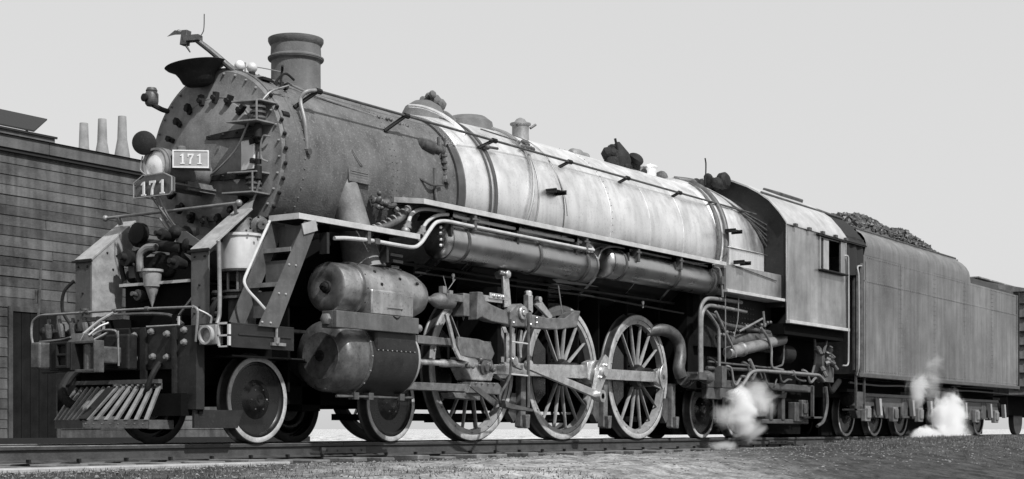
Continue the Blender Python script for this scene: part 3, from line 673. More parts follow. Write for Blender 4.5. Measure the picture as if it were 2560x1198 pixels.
m = MB().lathe((3.35, -.05, 4.12), (.02, 0, 1), [(0, .12), (.10, .11), (.22, .12), (.27, .06)], 14).tube([(2.85, -.05, 4.50), (2.78, -.05, 4.66)], .02, 6).tube([(3.1, -.1, 4.22), (3.45, -.12, 4.2), (3.6, -.12, 4.26)], .05, 8); m.build('valve_cap', 'cabf', sv)
B('steam_turret', 'white', MB().lathe((3.74, -.10, 4.12), (0, 0, 1), [(0, .17), (.03, .14), (.20, .14), (.22, .16), (.25, .15), (.26, .05)], 18))
m = MB().lathe((4.02, -.10, 4.20), (1, 0, .2), [(0, .05), (.10, .05), (.14, .11), (.20, .12), (.24, .07)], 12).tube([(4.1, -.1, 4.22), (4.5, -.12, 4.19), (4.9, -.15, 4.2), (5.2, -.2, 4.22)], .055, 8)
m.box(4.35, 4.75, -.3, .1, 4.17, 4.25)
B('turret_piping', 'cast', m)
m = MB(); rb2 = random.Random(12)
for k in range(14): m.ball((5.15 + rb2.uniform(0, .75), -.35 + rb2.uniform(-.2, .2), 4.30 + rb2.uniform(-.05, .12)), rb2.uniform(.05, .12), 10, rb2.uniform(.7, 1.4), (rb2.uniform(-1, 1), rb2.uniform(-1, 1), .5))
m.lathe((5.75, -.4, 4.36), (-.1, -1, .1), [(0, .12), (.03, .145), (.12, .145), (.16, .10), (.17, .0001)], 16).tube([(5.0, -.5, 4.2), (5.02, -.5, 4.55), (4.99, -.5, 4.64)], .012, 6)
m.builds('steam_valve', 'cabf', L)
# fat pipe curling from the turret down the side, in front of the cab
B('steam_pipe', 'cast', MB().tube([(4.45, -.20, 4.24), (4.62, -.45, 4.20)] + [on_boiler(4.55 - .004 * (66 - a), a, 1.21)[0] for a in range(64, -20, -6)], .055, 12))
B('steam_pipe', 'cast', MB().tube([on_boiler(4.28 - .003 * (62 - a), a, 1.20)[0] for a in range(62, -18, -6)], .035, 10))
m = MB()
for k in range(5): m.tube([(4.7 + k * .1, -.55, 4.12 - k * .04), (4.95 + k * .12, -.72, 4.02 - k * .05), (5.3 + .1 * k, -.95 - .02 * k, 3.80 - k * .06), (6.06, -1.12, 3.60 - .09 * k)], .018 + .006 * (k % 2), 7)
for k in range(10): m.ball((4.8 + k * .09, -.62 - k * .03, 4.04 - k * .035), .035 + .01 * (k % 3), 8)
B('cab_piping', 'cast', m)

# --- firebox
secs = []
def fsec(x, R, zc, yb, zb):
    pts = []
    for a in range(0, 181, 9):
        t = radians(a); pts.append((x, -cos(t) * R, zc + sin(t) * R))
    return [(x, -yb, zb)] + pts + [(x, yb, zb)]
rows = [fsec(4.12, 1.165, ZC, 1.16, 2.35), fsec(4.20, 1.20, ZC + .01, 1.20, 2.35), fsec(5.0, 1.20, ZC + .02, 1.20, 2.33), fsec(5.6, 1.15, ZC + .02, 1.15, 2.30), fsec(6.03, 1.09, ZC + .02, 1.09, 2.30)]
m = MB(); k = len(rows[0])
for r in rows: m.v += r
for j in range(len(rows) - 1):
    for i in range(k - 1): m.f.append((j * k + i, j * k + i + 1, (j + 1) * k + i + 1, (j + 1) * k + i)); m.mi.append(0)
m.f.append(tuple(range(k))); m.mi.append(0); m.f.append(tuple((len(rows) - 1) * k + i for i in range(k))); m.mi.append(0)
fb = B('firebox', 'jacket', m)
MB().box(3.84, 6.04, -1.40, -1.20, 2.34, 2.74).build('firebox_skirt', 'cab', fb, bev=.006, smooth=False)
MB().box(4.25, 5.55, -1.31, -1.1, 2.742, 3.06).build('side_sheet', 'jacket', fb, smooth=False, bev=.02)
MB().tube([(4.0, -1.33, 3.02), (4.9, -1.335, 3.03), (5.6, -1.34, 3.03)], .008, 5).tube([(4.1, -1.42, 2.735), (5.8, -1.42, 2.62)], .008, 5).build('side_seam', 'band', fb)
MB().box(3.82, 6.06, -1.47, -1.0, 2.29, 2.338).build('ledge', 'edge', fb, smooth=False, bev=.004)

# --- running boards
rbm = ['edge', 'black']
def runboard(x0, x1, z, y0=-1.46, y1=-.85):
    m = MB(); m.box(x0, x1, y0, y0 + .02, z - .055, z + .004)          # bright edge angle
    rbo = B('running_board', 'edge', m, smooth=False, bev=.003)
    k = x0
    while k < x1 - .05:
        q = min(x1, k + 1.3); MB().box(k + .003, q - .003, y0 + .021, y1, z - .012, z).build('tread_plate', 'black', rbo, smooth=False); k = q
    return rbo
r1 = runboard(-4.02, 3.80, 2.745)
MB().add([(-4.02, -1.46, 2.69), (-4.02, -1.46, 2.75), (-4.30, -1.25, 2.75), (-4.30, -1.25, 2.69), (-4.02, -1.44, 2.69), (-4.02, -1.44, 2.75), (-4.28, -1.23, 2.75), (-4.28, -1.23, 2.69)], [(0, 1, 2, 3), (4, 7, 6, 5), (1, 5, 6, 2), (0, 3, 7, 4)]).build('edge_strip', 'pipe', r1, smooth=False)
r2 = runboard(-6.10, -4.09, 2.335)
MB().box(-6.12, -6.10, -1.46, -1.05, 2.28, 2.34).build('edge_strip', 'edge', r2, smooth=False)
for x in (-5.6, -4.6, -3.4, -2.0, -.6, .8, 2.2, 3.4):
    z = 2.28 if x < -4.1 else 2.69
    B('board_bracket', 'black', MB().prism([(x - .02, z), (x + .02, z), (x + .02, z - .3), (x - .02, z - .3)], -1.40, -1.30).prism([(x - .02, z), (x + .02, z), (x + .02, z - .08), (x - .02, z - .08)], -1.40, -.9), smooth=False)

# --- air reservoirs under the board
def tank(x0, x1, z, r, label):
    t = B('air_tank', 'tank', MB().lathe((0, -1.19, z), (1, 0, 0), [(x0 + .002, .0001), (x0, r * .55), (x0 + .03, r * .88), (x0 + .07, r), (x1 - .07, r), (x1 - .03, r * .88), (x1, r * .55), (x1, .0001)], 40), label=label)
    for x in (x0 + .35, (x0 + x1) / 2 + .2, x1 - .35):
        MB().lathe((0, -1.19, z), (1, 0, 0), [(x, r - .005), (x, r + .012), (x + .05, r + .012), (x + .05, r - .005)], 36).build('tank_strap', 'cast', t)
    for x in (x0 + .075, x1 - .075): MB().lathe((0, -1.19, z), (1, 0, 0), [(x - .012, r - .005), (x - .012, r + .006), (x + .012, r + .006), (x + .012, r - .005)], 36).build('tank_seam', 'tank', t)
    return t
tank(-3.44, .02, 2.36, .225, 'long front air tank under the running board'); tank(.36, 3.86, 2.45, .215, 'rear air tank under the running board')
m = MB()
for k in range(4): m.dot((-3.46, -1.28, 2.50 - k * .07), (-1, -.3, 0), .02, .02)
B('tank_bolts', 'digit', m, stuff=True)
# cooling pipes that swoop up under the board
B('steam_hose', 'cast', MB().tube([(-4.70, -1.12, 2.33), (-4.42, -1.2, 2.40), (-4.15, -1.22, 2.52), (-3.98, -1.22, 2.66), (-3.86, -1.22, 2.72)], .042, 12))
m = MB()
for k in range(9):
    t = k / 8; m.lathe((-4.62 + .60 * t, -1.15 - .07 * t, 2.35 + .29 * t ** 1.3), (.85, -.08, .5), [(0, .049), (.02, .049)], 10)
B('hose_rings', 'pipe', m)
for pts, r in (([(-4.08, -1.28, 2.47), (-4.02, -1.28, 2.58), (-3.86, -1.29, 2.66), (-3.60, -1.30, 2.685), (-2.9, -1.30, 2.685), (-2.5, -1.28, 2.685)], .023),
               ([(-3.88, -1.34, 2.44), (-3.80, -1.34, 2.52), (-3.66, -1.35, 2.60), (-3.44, -1.36, 2.645), (-3.1, -1.36, 2.64), (-.3, -1.36, 2.63), (-.16, -1.36, 2.60), (-.13, -1.36, 2.55), (-.22, -1.37, 2.53)], .021),
               ([(-5.50, -1.40, 2.15), (-5.30, -1.41, 2.17), (-4.9, -1.42, 2.185), (-4.40, -1.43, 2.18), (-4.15, -1.43, 2.19), (-4.02, -1.43, 2.26), (-3.88, -1.43, 2.40), (-3.74, -1.42, 2.51), (-3.55, -1.42, 2.55), (-3.2, -1.42, 2.55), (-.5, -1.42, 2.54), (-.2, -1.42, 2.545)], .022)):
    pp = B('air_pipe', 'edge', MB().tube(pts, r, 9))
m = MB().lathe((-4.10, -1.28, 2.42), (.3, -.1, 1), [(0, .05), (.03, .05), (.04, .035), (.08, .035)], 8).ball((-4.13, -1.28, 2.38), .055).lathe((-3.90, -1.34, 2.38), (.3, 0, 1), [(0, .05), (.035, .05), (.04, .035), (.08, .035)], 8).ring((-3.97, -1.36, 2.33), (-.3, -1, 0), 0, .03, .03, .06, 20)
B('pipe_union', 'pipe', m)
for x in (-3.0, -.42, 1.0, 2.3):
    B('pipe_clamp', 'cast', MB().box(x, x + .05, -1.445, -1.33, 2.50, 2.69).box(x - .04, x + .09, -1.45, -1.43, 2.62, 2.645), smooth=False, bev=.005)
B('pipe_clamp', 'cast', MB().box(-5.0, -4.95, -1.45, -1.39, 2.14, 2.28).box(-4.88, -4.80, -1.46, -1.40, 2.15, 2.21), smooth=False, bev=.005)
B('air_pipe', 'pipe', MB().tube([(.12, -1.30, 2.45), (.18, -1.32, 2.58), (.40, -1.34, 2.66), (.8, -1.34, 2.67), (3.7, -1.34, 2.65)], .014, 7).tube([(3.45, -1.40, 2.66), (3.62, -1.42, 2.62), (3.70, -1.42, 2.40), (3.74, -1.42, 2.2)], .02, 7))
B('pipe_bracket', 'cast', MB().box(3.74, 3.80, -1.45, -1.38, 2.33, 2.66).box(3.66, 3.74, -1.45, -1.40, 2.40, 2.52), smooth=False)

# --- cylinders, near side fully dressed, far side plainer
B('steam_chest_pipe', 'front', MB().lathe((-4.72, -.86, 2.92), (.10, -.22, -1), [(-.10, .05), (0, .145), (.3, .165), (.65, .19), (.9, .21), (1.04, .25)], 28))
def lagged(name, m_, y, z, prof, seg=48, **k): return B(name, m_, MB().lathe((0, y, z), (1, 0, 0), prof, seg), **k)
vc = lagged('valve_chest', 'cylj', -1.17, 1.66, [(-5.36, .09), (-5.37, .12), (-5.375, .235), (-5.36, .262), (-5.33, .272), (-5.06, .272), (-5.055, .30), (-5.0, .302), (-4.99, .295), (-4.75, .298), (-4.32, .298), (-4.15, .288), (-3.98, .26), (-3.82, .20), (-3.74, .13), (-3.70, .06)])
MB().lathe((-5.37, -1.17, 1.66), (-1, 0, 0), [(-.02, .07), (0, .068), (.01, .06), (.012, .05)], 24).lathe((-5.37, -1.17, 1.66), (-1, 0, 0), [(0, .05), (.05, .045), (.06, .02)], 12).box(-5.43, -5.41, -1.22, -1.13, 1.652, 1.668).build('valve_cover_boss', 'iron', vc)
for k in range(8):
    pass
m = MB()
for x, a in ((-4.82, 42), (-4.78, 12), (-4.42, 30), (-4.12, 24), (-4.5, 62), (-4.25, 64)):
    a = radians(a); m.dot((x, -1.17 - cos(a) * .296, 1.66 + sin(a) * .296), (0, -cos(a), sin(a)), .022, .018)
for k in range(12): m.dot((-5.03, -1.17 - cos(2 * pi * k / 12) * .302, 1.66 + sin(2 * pi * k / 12) * .302), (0, -cos(2 * pi * k / 12), sin(2 * pi * k / 12)), .009, .007)
m.build('bolts', 'iron', vc, stuff=True)
MB().box(-4.98, -4.24, -1.485, -1.20, 1.38, 1.66).build('valve_chest_skirt', 'cylj', vc, bev=.02)
MB().tube([(-4.72, -1.475, 1.44), (-4.72, -1.495, 1.47), (-4.46, -1.495, 1.47), (-4.46, -1.475, 1.44)], .008, 5, smooth=False).build('grab_loop', 'pipe', vc)
cy = lagged('cylinder', 'black', -1.13, .93, [(-5.02, .395), (-5.01, .41), (-4.22, .41), (-4.21, .395)])
lagged('cylinder_head', 'head', -1.13, .93, [(-5.42, .06), (-5.42, .10), (-5.412, .24), (-5.414, .25), (-5.408, .26), (-5.40, .33), (-5.37, .368), (-5.32, .385), (-5.05, .392), (-5.045, .405), (-5.0, .405)])
cb = MB().lathe((-5.412, -1.13, .93), (-1, 0, 0), [(0, .065), (.012, .062), (.016, .05), (.018, .001)], 24).box(-5.455, -5.425, -1.18, -1.08, .922, .938)
B('head_boss', 'iron', cb)
m = MB().box(-4.98, -4.26, -1.542, -1.13, .98, 1.34); B('cylinder_casing', 'black', m, bev=.03)
lagged('rear_cylinder_head', 'pale', -1.13, .93, [(-4.21, .40), (-4.16, .39), (-4.13, .30), (-4.10, .10), (-3.90, .09)])
m = MB()
for k in range(16): m.dot((-5.03, -1.13 - cos(2 * pi * k / 16) * .405, .93 + sin(2 * pi * k / 16) * .405), (0, -cos(2 * pi * k / 16), sin(2 * pi * k / 16)), .012, .012)
for k in range(9): m.dot((-4.94 + k * .08, -1.542, 1.0), (0, -1, 0), .010, .008); m.dot((-4.94 + k * .08, -1.485, 1.62), (0, -1, 0), .008, .006)
m.build('bolts', 'pipe', cy, stuff=True, smooth=False)
# box beam along the cylinder
sbm = B('side_beam', 'grey', MB().box(-5.70, -4.30, -1.60, -1.545, 1.20, 1.375), smooth=False, bev=.006, label='grey box beam bolted along the cylinder side')
MB().box(-5.70, -5.48, -1.545, -1.40, 1.20, 1.375).build('beam_end', 'grey', sbm, smooth=False, bev=.006)
m = MB().lathe((-5.70, -1.47, 1.29), (-1, 0, 0), [(0, .06), (.04, .06), (.05, .04)], 6).lathe((-4.30, -1.53, 1.27), (1, 0, 0), [(0, .03), (.06, .045), (.10, .045), (.11, .03)], 10)
m.build('beam_bolt', 'pipe', sbm)
MB().tube([(-4.76, -1.603, 1.372), (-4.70, -1.61, 1.35), (-4.64, -1.603, 1.372)], .006, 5).build('hook', 'iron', sbm)
m = MB().tube([(-5.35, -1.30, .50), (-4.9, -1.32, .50), (-4.4, -1.3, .50), (-4.0, -1.28, .505)], .016, 7)
for x in (-5.1, -4.85, -4.3): m.box(x, x + .08, -1.34, -1.26, .47, .545)
B('drain_cock_pipe', 'cast', m)
for y0, y1 in ((.72, 1.55),): 
    B('far_cylinder', 'black', MB().lathe((0, 1.13, .93), (1, 0, 0), [(-5.2, .38), (-3.8, .40)], 32).lathe((0, 1.15, 1.66), (1, 0, 0), [(-5.3, .27), (-3.8, .29)], 32))
B('cylinder_saddle', 'soot', MB().box(-5.05, -3.85, -.92, .92, .62, 1.9).lathe((-4.45, 0, 1.5), (0, 0, 1), [(0, .9), (.75, .8)], 24), smooth=False)
m = MB().box(-4.55, -4.45, -1.2, -1.15, 1.96, 2.05).box(-4.30, -4.12, -1.24, -1.14, 2.02, 2.05).box(-4.32, -4.10, -1.22, -1.16, 2.09, 2.12).box(-4.28, -4.14, -1.2, -1.16, 1.96, 1.99).lathe((-4.42, -1.17, 1.93), (0, 0, 1), [(0, .03), (.16, .03), (.17, .05), (.2, .05)], 8)
B('relief_valve', 'cast', m, smooth=False)

# --- frames and dark machinery under the boiler
for y in (-.52, .46): B('frame_rail', 'soot', MB().box(-6.9, 6.5, y, y + .06, .60, 1.30), smooth=False)
B('sky_block_plate', 'soot', MB().box(-3.75, 6.2, -.02, .02, .40, 2.05), smooth=False)  # plate added to keep bright sky from showing under the boiler
for x in (-5.5, -3.3, -2.4, -1.07, -.3, .5, 1.07, 1.9, 2.9): B('waist_sheet', 'soot', MB().box(x, x + .03, -.75, .75, .55, 2.15), smooth=False)
B('splash_plate', 'soot', MB().box(-3.6, 3.4, .62, .64, 1.15, 2.2), smooth=False)
B('far_running_board', 'black', MB().box(-4.0, 3.8, .85, 1.46, 2.69, 2.745).lathe((0, 1.2, 2.4), (1, 0, 0), [(-3.3, .2), (3.6, .2)], 20), smooth=False)
B('brake_rigging', 'soot', MB().box(-3.2, 3.2, -.60, -.54, .26, .34).box(-3.2, 3.2, .54, .60, .26, .34).box(-1.15, -1.0, -.7, .7, .24, .36).box(.98, 1.13, -.7, .7, .24, .36).box(3.05, 3.2, -.7, .7, .24, .36), smooth=False)
B('under_boiler_pipe', 'black', MB().tube([(-3.6, -.80, 2.10), (3.3, -.80, 2.10)], .022, 7, smooth=False).tube([(-3.6, -1.0, 1.98), (-.9, -1.02, 1.985), (.4, -1.02, 1.99), (3.2, -1.02, 1.93)], .014, 6))
for x in (-2.85, 1.9):
    B('grease_cup', 'digit', MB().lathe((x, -1.02, 1.93), (0, 0, 1), [(0, .012), (.05, .012), (.06, .02), (.09, .02), (.10, .01)], 8), smooth=False)

# --- wheels
def wheel_ring(m, y0, y1, r0, r1, seg=64): return m.ring((0, 0, 0), (0, 1, 0), y0, y1, r0, r1, seg)
def driver():
    w_ = bpy.data.objects.new('driving_wheel', None); COL.objects.link(w_); w_.parent = L
    W = lambda name, mt, mb, **k: mb.build(name, mt, w_, **k)
    w_['_o'] = (0, 0, 0)
    # origin at axle centre, outer face at y = 0, inward is +y
    W('tyre', ['tyre', 'tread'], tyre_mesh(.927, .848, .13))
    W('rim', 'spoke', wheel_ring(MB(), .012, .11, .785, .846))
    m = MB()
    for k in range(14):
        a = 2 * pi * (k + .5) / 14; m.dot((cos(a) * .815, .012, sin(a) * .815), (0, -1, 0), .018, .016)
    W('rim_bolts', 'spoke', m, stuff=True)
    W('hub', 'wheelc', MB().lathe((0, 0, 0), (0, 1, 0), [(-.05, .10), (-.04, .16), (.0, .185), (.14, .20)], 32).lathe((0, 0, 0), (0, 1, 0), [(-.065, .09), (-.05, .095)], 24))
    W('crank_boss', 'wheelc', MB().lathe((.36, 0, 0), (0, 1, 0), [(-.04, .12), (-.02, .135), (.12, .15)], 24).box(.1, .34, -.02, .10, -.14, .14))
    # counterweight opposite the pin
    cw = [(cos(radians(a)) * .784, sin(radians(a)) * .784) for a in range(146, 215, 4)] + [(-.46, -.30), (-.46, .30)]
    W('counterweight', 'wheelc', MB().prism(cw, -.002, .12))
    for k in range(16):
        a = 2 * pi * (k + .5) / 16
        if 140 < math.degrees(a) < 220: continue
        m = MB(); d = Vector((cos(a), 0, sin(a))); t = Vector((-sin(a), 0, cos(a))); Y = Vector((0, 1, 0))
        vs = []
        for r, hw, dp in ((.17, .021, .032), (.79, .013, .022)):
            for s1, s2 in ((-1, 0), (-.45, -1), (.45, -1), (1, 0), (.45, 1), (-.45, 1)):
                vs.append(d * r + t * hw * s1 + Y * (.055 + dp * s2 * .9))
        fs = [(i, (i + 1) % 6, 6 + (i + 1) % 6, 6 + i) for i in range(6)]
        m.add(vs, fs).build('spoke', 'spoke', w_, ang=50)
    return w_
def tyre_mesh(r, ri, wd, seg=80):
    m = MB(); prof = [(0.002, ri), (0, ri + .004), (0, r - .012), (.006, r - .002), (wd - .04, r + .003), (wd - .03, r + .008), (wd - .018, r + .028), (wd - .006, r + .026), (wd, r + .005), (wd, ri)]
    k = len(prof)
    for t, rr in prof:
        for i in range(seg):
            a = 2 * pi * i / seg; m.v.append((cos(a) * rr, t, sin(a) * rr))
    for j in range(k):
        for i in range(seg):
            m.f.append((j * seg + i, ((j + 1) % k) * seg + i, ((j + 1) % k) * seg + (i + 1) % seg, j * seg + (i + 1) % seg)); m.mi.append(0 if j in (0, 1) else 1)
    return m
d0 = driver(); d0.location = (0, -.82, .927)
for x in (-2.15, 2.134): copyobj(d0, L, (x, -.82, .927))
# crank positions all point rearward; far wheels are quartered
for x in (-2.15, 0, 2.134): copyobj(d0, L, (x, .82, .927), (0, radians(90), pi))
for x in (-2.15, 0, 2.134): B('axle', 'soot', MB().lathe((x, 0, .927), (0, 1, 0), [(-.78, .11), (.78, .11)], 16))
def disc_wheel(name, r, parent):
    w_ = bpy.data.objects.new(name, None); COL.objects.link(w_); w_.parent = parent; w_['_o'] = (0, 0, 0)
    tyre_mesh(r, r - .062, .13).build('tyre', ['tyre', 'tread'], w_)
    MB().lathe((0, 0, 0), (0, 1, 0), [(.035, r - .0625), (.015, r - .068), (.012, r - .085), (.05, r - .11), (.075, r * .62), (.05, r * .50), (.0, r * .34), (-.015, r * .30), (-.02, r * .2), (-.03, r * .17), (-.032, r * .10), (-.022, r * .05), (-.022, .0001)], 48).build('wheel_disc', 'wheelc', w_, ang=50)
    m = MB()
    for k in range(6): m.dot((cos(k * pi / 3) * r * .25, -.017, sin(k * pi / 3) * r * .25), (0, -1, 0), .011, .01)
    m.build('hub_bolts', 'spoke', w_, stuff=True)
    return w_
p0 = disc_wheel('truck_wheel', .457, L); p0.location = (-6.035, -.82, .457); copyobj(p0, L, (-3.80, -.82, .457))
for x in (-6.035, -3.80):
    copyobj(p0, L, (x, .82, .457), (0, 0, pi)); B('axle', 'soot', MB().lathe((x, 0, .457), (0, 1, 0), [(-.75, .07), (.75, .07)], 12))
tf = B('truck_frame', 'soot', MB().box(-6.3, -3.5, -.60, -.5, .42, .62).box(-6.3, -3.5, .5, .6, .42, .62).box(-5.1, -4.8, -.6, .6, .35, .75), smooth=False)
B('wheel_guard', 'black', MB().box(-6.55, -5.45, -.95, -.60, .885, .90).prism([(-5.46, .90), (-5.1, .70), (-5.1, .68), (-5.46, .885)], -.95, -.6), smooth=False)

# --- rods and valve gear
def ibeam(x0, z0, x1, z1, y, h0, h1, th=.07):
    m = MB(); d = Vector((x1 - x0, z1 - z0)); Ln = d.length; d.normalize(); U = (d.x, 0, d.y); V = (-d.y, 0, d.x)
    # web then two flanges, so the rod is fluted
    m.plate((x0, y + th * .35, z0), U, V, [(0, -h0 * .5), (Ln, -h1 * .5), (Ln, h1 * .5), (0, h0 * .5)], -th * .3)
    for s in (1, -1):
        q = [(0, s * h0 * .5), (Ln, s * h1 * .5), (Ln, s * (h1 * .5 - .028)), (0, s * (h0 * .5 - .028))]
        m.plate((x0, y + th / 2, z0), U, V, q if s < 0 else q[::-1], -th if False else -th)
    return m
mr = B('main_rod', 'rod', ibeam(-2.35, .90, .20, .935, -1.10, .12, .19, .08), smooth=False, bev=.004)
MB().prism([(.10, 1.06), (.24, 1.10), (.52, 1.10), (.54, .78), (.24, .78), (.10, .84)], -1.15, -1.04).build('rod_end', 'rod', mr, bev=.012)
MB().lathe((-2.45, -1.05, .90), (0, -1, 0), [(0, .13), (.10, .13)], 24).build('rod_end', 'rod', mr)
for a, c in ((-1.79, .36), (.36, 2.494)):
    sr = B('side_rod', 'rod', ibeam(a + .08, .93, c - .10, .93, -.985, .15, .15, .06), smooth=False, bev=.004)
    for x in (a, c):
        MB().plate((x, -.955, .93), (1, 0, 0), (0, 0, 1), [(-.17, -.075), (-.08, -.13), (.06, -.15), (.12, -.10), (.12, .10), (.06, .15), (-.08, .13), (-.17, .075)] if x == c else [(-.12, -.10), (-.05, -.14), (.07, -.14), (.16, -.075), (.16, .075), (.07, .14), (-.05, .14), (-.12, .10)], .07).build('rod_end', 'rod', sr, bev=.008)
for x in (-1.79, 2.494): B('crank_pin', 'cast', MB().lathe((x, -.9, .93), (0, -1, 0), [(0, .07), (.13, .07), (.135, .045), (.15, .04), (.155, .015)], 20))
kp_ = B('knuckle_joint', 'rod', MB().prism([(2.42, 1.06), (2.50, 1.14), (2.58, 1.06), (2.60, .93), (2.56, .80), (2.48, .74), (2.42, .80), (2.38, .93)], -1.05, -1.028), bev=.006)
B('crank_pin', 'rod', MB().lathe((.36, -.9, .93), (0, -1, 0), [(0, .085), (.36, .085), (.37, .06), (.39, .055)], 24))
ec = B('eccentric_crank', 'rod', MB().plate((.36, -1.18, .93), Vector((.16, 0, .30)), Vector((-.30, 0, .16)), [(-.42, -.055), (-.34, -.075), (.05, -.12), (.16, -.09), (.26, -.05), (.26, .05), (.16, .09), (.05, .12), (-.34, .075), (-.42, .055)], .06), bev=.008, smooth=False)
m = MB()
for q in ((.36, .93), (.42, 1.03), (.28, .86)): m.dot((q[0], -1.245, q[1]), (0, -1, 0), .03, .03)
m.lathe((.19, -1.24, .60), (0, -1, 0), [(0, .075), (.09, .075), (.10, .04)], 20); m.build('crank_bolt', 'rod', ec)
er = B('eccentric_rod', 'rod', ibeam(.13, .625, -1.58, .955, -1.30, .105, .085, .05), smooth=False, bev=.004)
MB().lathe((.19, -1.27, .60), (0, -1, 0), [(0, .085), (.07, .085)], 20).lathe((-1.62, -1.27, .96), (0, -1, 0), [(0, .06), (.07, .06)], 16).build('rod_end', 'rod', er)
# crosshead and guides
B('upper_guide', 'gear', MB().box(-4.15, -2.30, -1.20, -1.00, 1.14, 1.225).box(-3.81, -3.45, -1.215, -1.2, 1.135, 1.23), smooth=False, bev=.006)
B('upper_slide', 'gear', MB().prism([(-3.05, 1.13), (-3.0, 1.02), (-2.35, .99), (-2.28, 1.08), (-2.36, 1.20), (-2.62, 1.24), (-3.05, 1.25)], -1.24, -1.20), bev=.01, smooth=False)
B('lower_guide', 'gear', MB().box(-4.12, -2.20, -1.20, -1.0, .60, .69), smooth=False, bev=.006)
B('lower_slide', 'gear', MB().prism([(-2.86, .585), (-2.78, .72), (-2.20, .72), (-2.12, .66), (-2.12, .575)], -1.24, -1.02).prism([(-3.12, .585), (-3.06, .52), (-2.55, .50), (-2.55, .585)], -1.21, -1.02), bev=.008, smooth=False)
ch = B('crosshead', 'rod', MB().prism([(-2.86, 1.02), (-2.86, .88), (-2.74, .74), (-2.32, .74), (-2.25, .86), (-2.30, 1.0), (-2.42, 1.04)], -1.22, -.98), bev=.012, smooth=False)
m = MB().lathe((-2.5, -1.22, .90), (0, -1, 0), [(0, .09), (.03, .09), (.035, .05), (.06, .045)], 18); rb2 = random.Random(9)
for k in range(12): m.ball((-2.95 + rb2.uniform(0, .7), -1.25, .93 + rb2.uniform(-.06, .07)), rb2.uniform(.018, .04), 7)
for k in range(4): m.dot((-2.70 + k * .13, -1.245, .70), (0, -.6, 1), .018, .02)
m.build('crosshead_bolts', 'cast', ch, stuff=True)
B('piston_rod', 'rod', MB().lathe((-3.70, -1.13, .93), (1, 0, 0), [(-.3, .034), (0, .034), (.42, .034), (.46, .048), (.72, .045), (.76, .035), (.9, .035)], 18))
B('guide_yoke', 'soot', MB().box(-2.28, -2.20, -1.28, .9, .95, 1.9), smooth=False)
# combination lever and valve stem
B('combination_lever', 'rod', MB().plate((0, -1.30, 0), (1, 0, 0), (0, 0, 1), bent([(-3.36, 1.50), (-3.27, 1.30), (-3.20, 1.12), (-3.10, 1.00), (-2.90, .97)], .055), -.03), smooth=False, bev=.005)
vs_ = B('valve_stem_guide', 'gear', MB().lathe((-3.62, -1.17, 1.66), (1, 0, 0), [(-.1, .035), (0, .035), (.10, .035), (.22, .085), (.30, .095), (.52, .085), (.56, .05)], 18).box(-3.30, -2.86, -1.26, -1.10, 1.66, 1.745).box(-2.98, -2.86, -1.27, -1.1, 1.50, 1.77), bev=.006)
MB().box(-3.33, -3.26, -1.22, -1.16, 1.75, 1.83).box(-3.20, -3.13, -1.22, -1.17, 1.74, 1.79).tube([(-3.22, -1.2, 1.78), (-3.30, -1.2, 1.95)], .006, 5).tube([(-3.20, -1.2, 1.80), (-3.06, -1.2, 1.93)], .005, 5).build('oil_cup', 'pipe', vs_)
# valve gear frame
vg = B('valve_gear_frame', 'gear', MB().prism([(-2.78, 1.80), (-2.68, 1.80), (-2.62, 1.70), (-2.50, 1.665), (-2.15, 1.60), (-2.12, 1.44), (-2.5, 1.46), (-2.70, 1.50), (-2.80, 1.46)], -1.34, -1.20)
       .prism([(-2.11, 1.60), (-1.98, 1.70), (-1.86, 1.72), (-1.62, 1.64), (-1.60, 1.44), (-2.11, 1.42)], -1.36, -1.20).prism([(-1.59, 1.60), (-1.25, 1.58), (-.80, 1.60), (-.55, 1.72), (-.40, 1.72), (-.50, 1.50), (-1.0, 1.44), (-1.59, 1.43)], -1.34, -1.20), bev=.012, smooth=False)
m = MB().box(-2.62, -2.20, -1.30, -1.24, 1.70, 1.775).box(-2.50, -2.1, -1.32, -1.30, 1.74, 1.81)
for k in range(3): m.dot((-2.42 + k * .10, -1.325, 1.775), (0, -1, 0), .028, .02)
m.ring((-1.86, -1.365, 1.60), (0, -1, 0), 0, .03, .045, .085, 24).lathe((-1.86, -1.36, 1.60), (0, -1, 0), [(0, .04), (.05, .035)], 14)
for x, z in ((-2.05, 1.47), (-1.66, 1.47), (-1.52, 1.50), (-1.52, 1.56)): m.dot((x, -1.36, z), (0, -1, 0), .018, .02)
m.build('bearing_cap', 'rod', vg, bev=.004)
MB().box(-1.70, -1.60, -1.36, -1.28, 1.62, 1.84).lathe((-1.65, -1.32, 1.82), (0, 0, 1), [(0, .05), (.06, .05), (.08, .03)], 8).plate((-1.42, -1.30, 1.79), Vector((1, 0, -.55)), Vector((.55, 0, 1)), [(0, -.06), (.42, -.035), (.42, .035), (0, .07)], -.04).lathe((-1.42, -1.30, 1.80), (0, -1, 0), [(0, .04), (.06, .04)], 10).build('hanger_bracket', 'rod', vg, smooth=False, bev=.005)
B('reverse_lever', 'rod', MB().plate((0, -1.26, 0), (1, 0, 0), (0, 0, 1), [(-2.12, 2.04), (-2.0, 2.04), (-1.94, 1.68), (-2.10, 1.66)], -.035).lathe((-2.06, -1.20, 2.07), (0, -1, 0), [(-.08, .05), (.10, .05), (.11, .03)], 14).lathe((-2.18, -1.24, 2.09), (1, 0, 0), [(0, .03), (.22, .03)], 8), bev=.004)
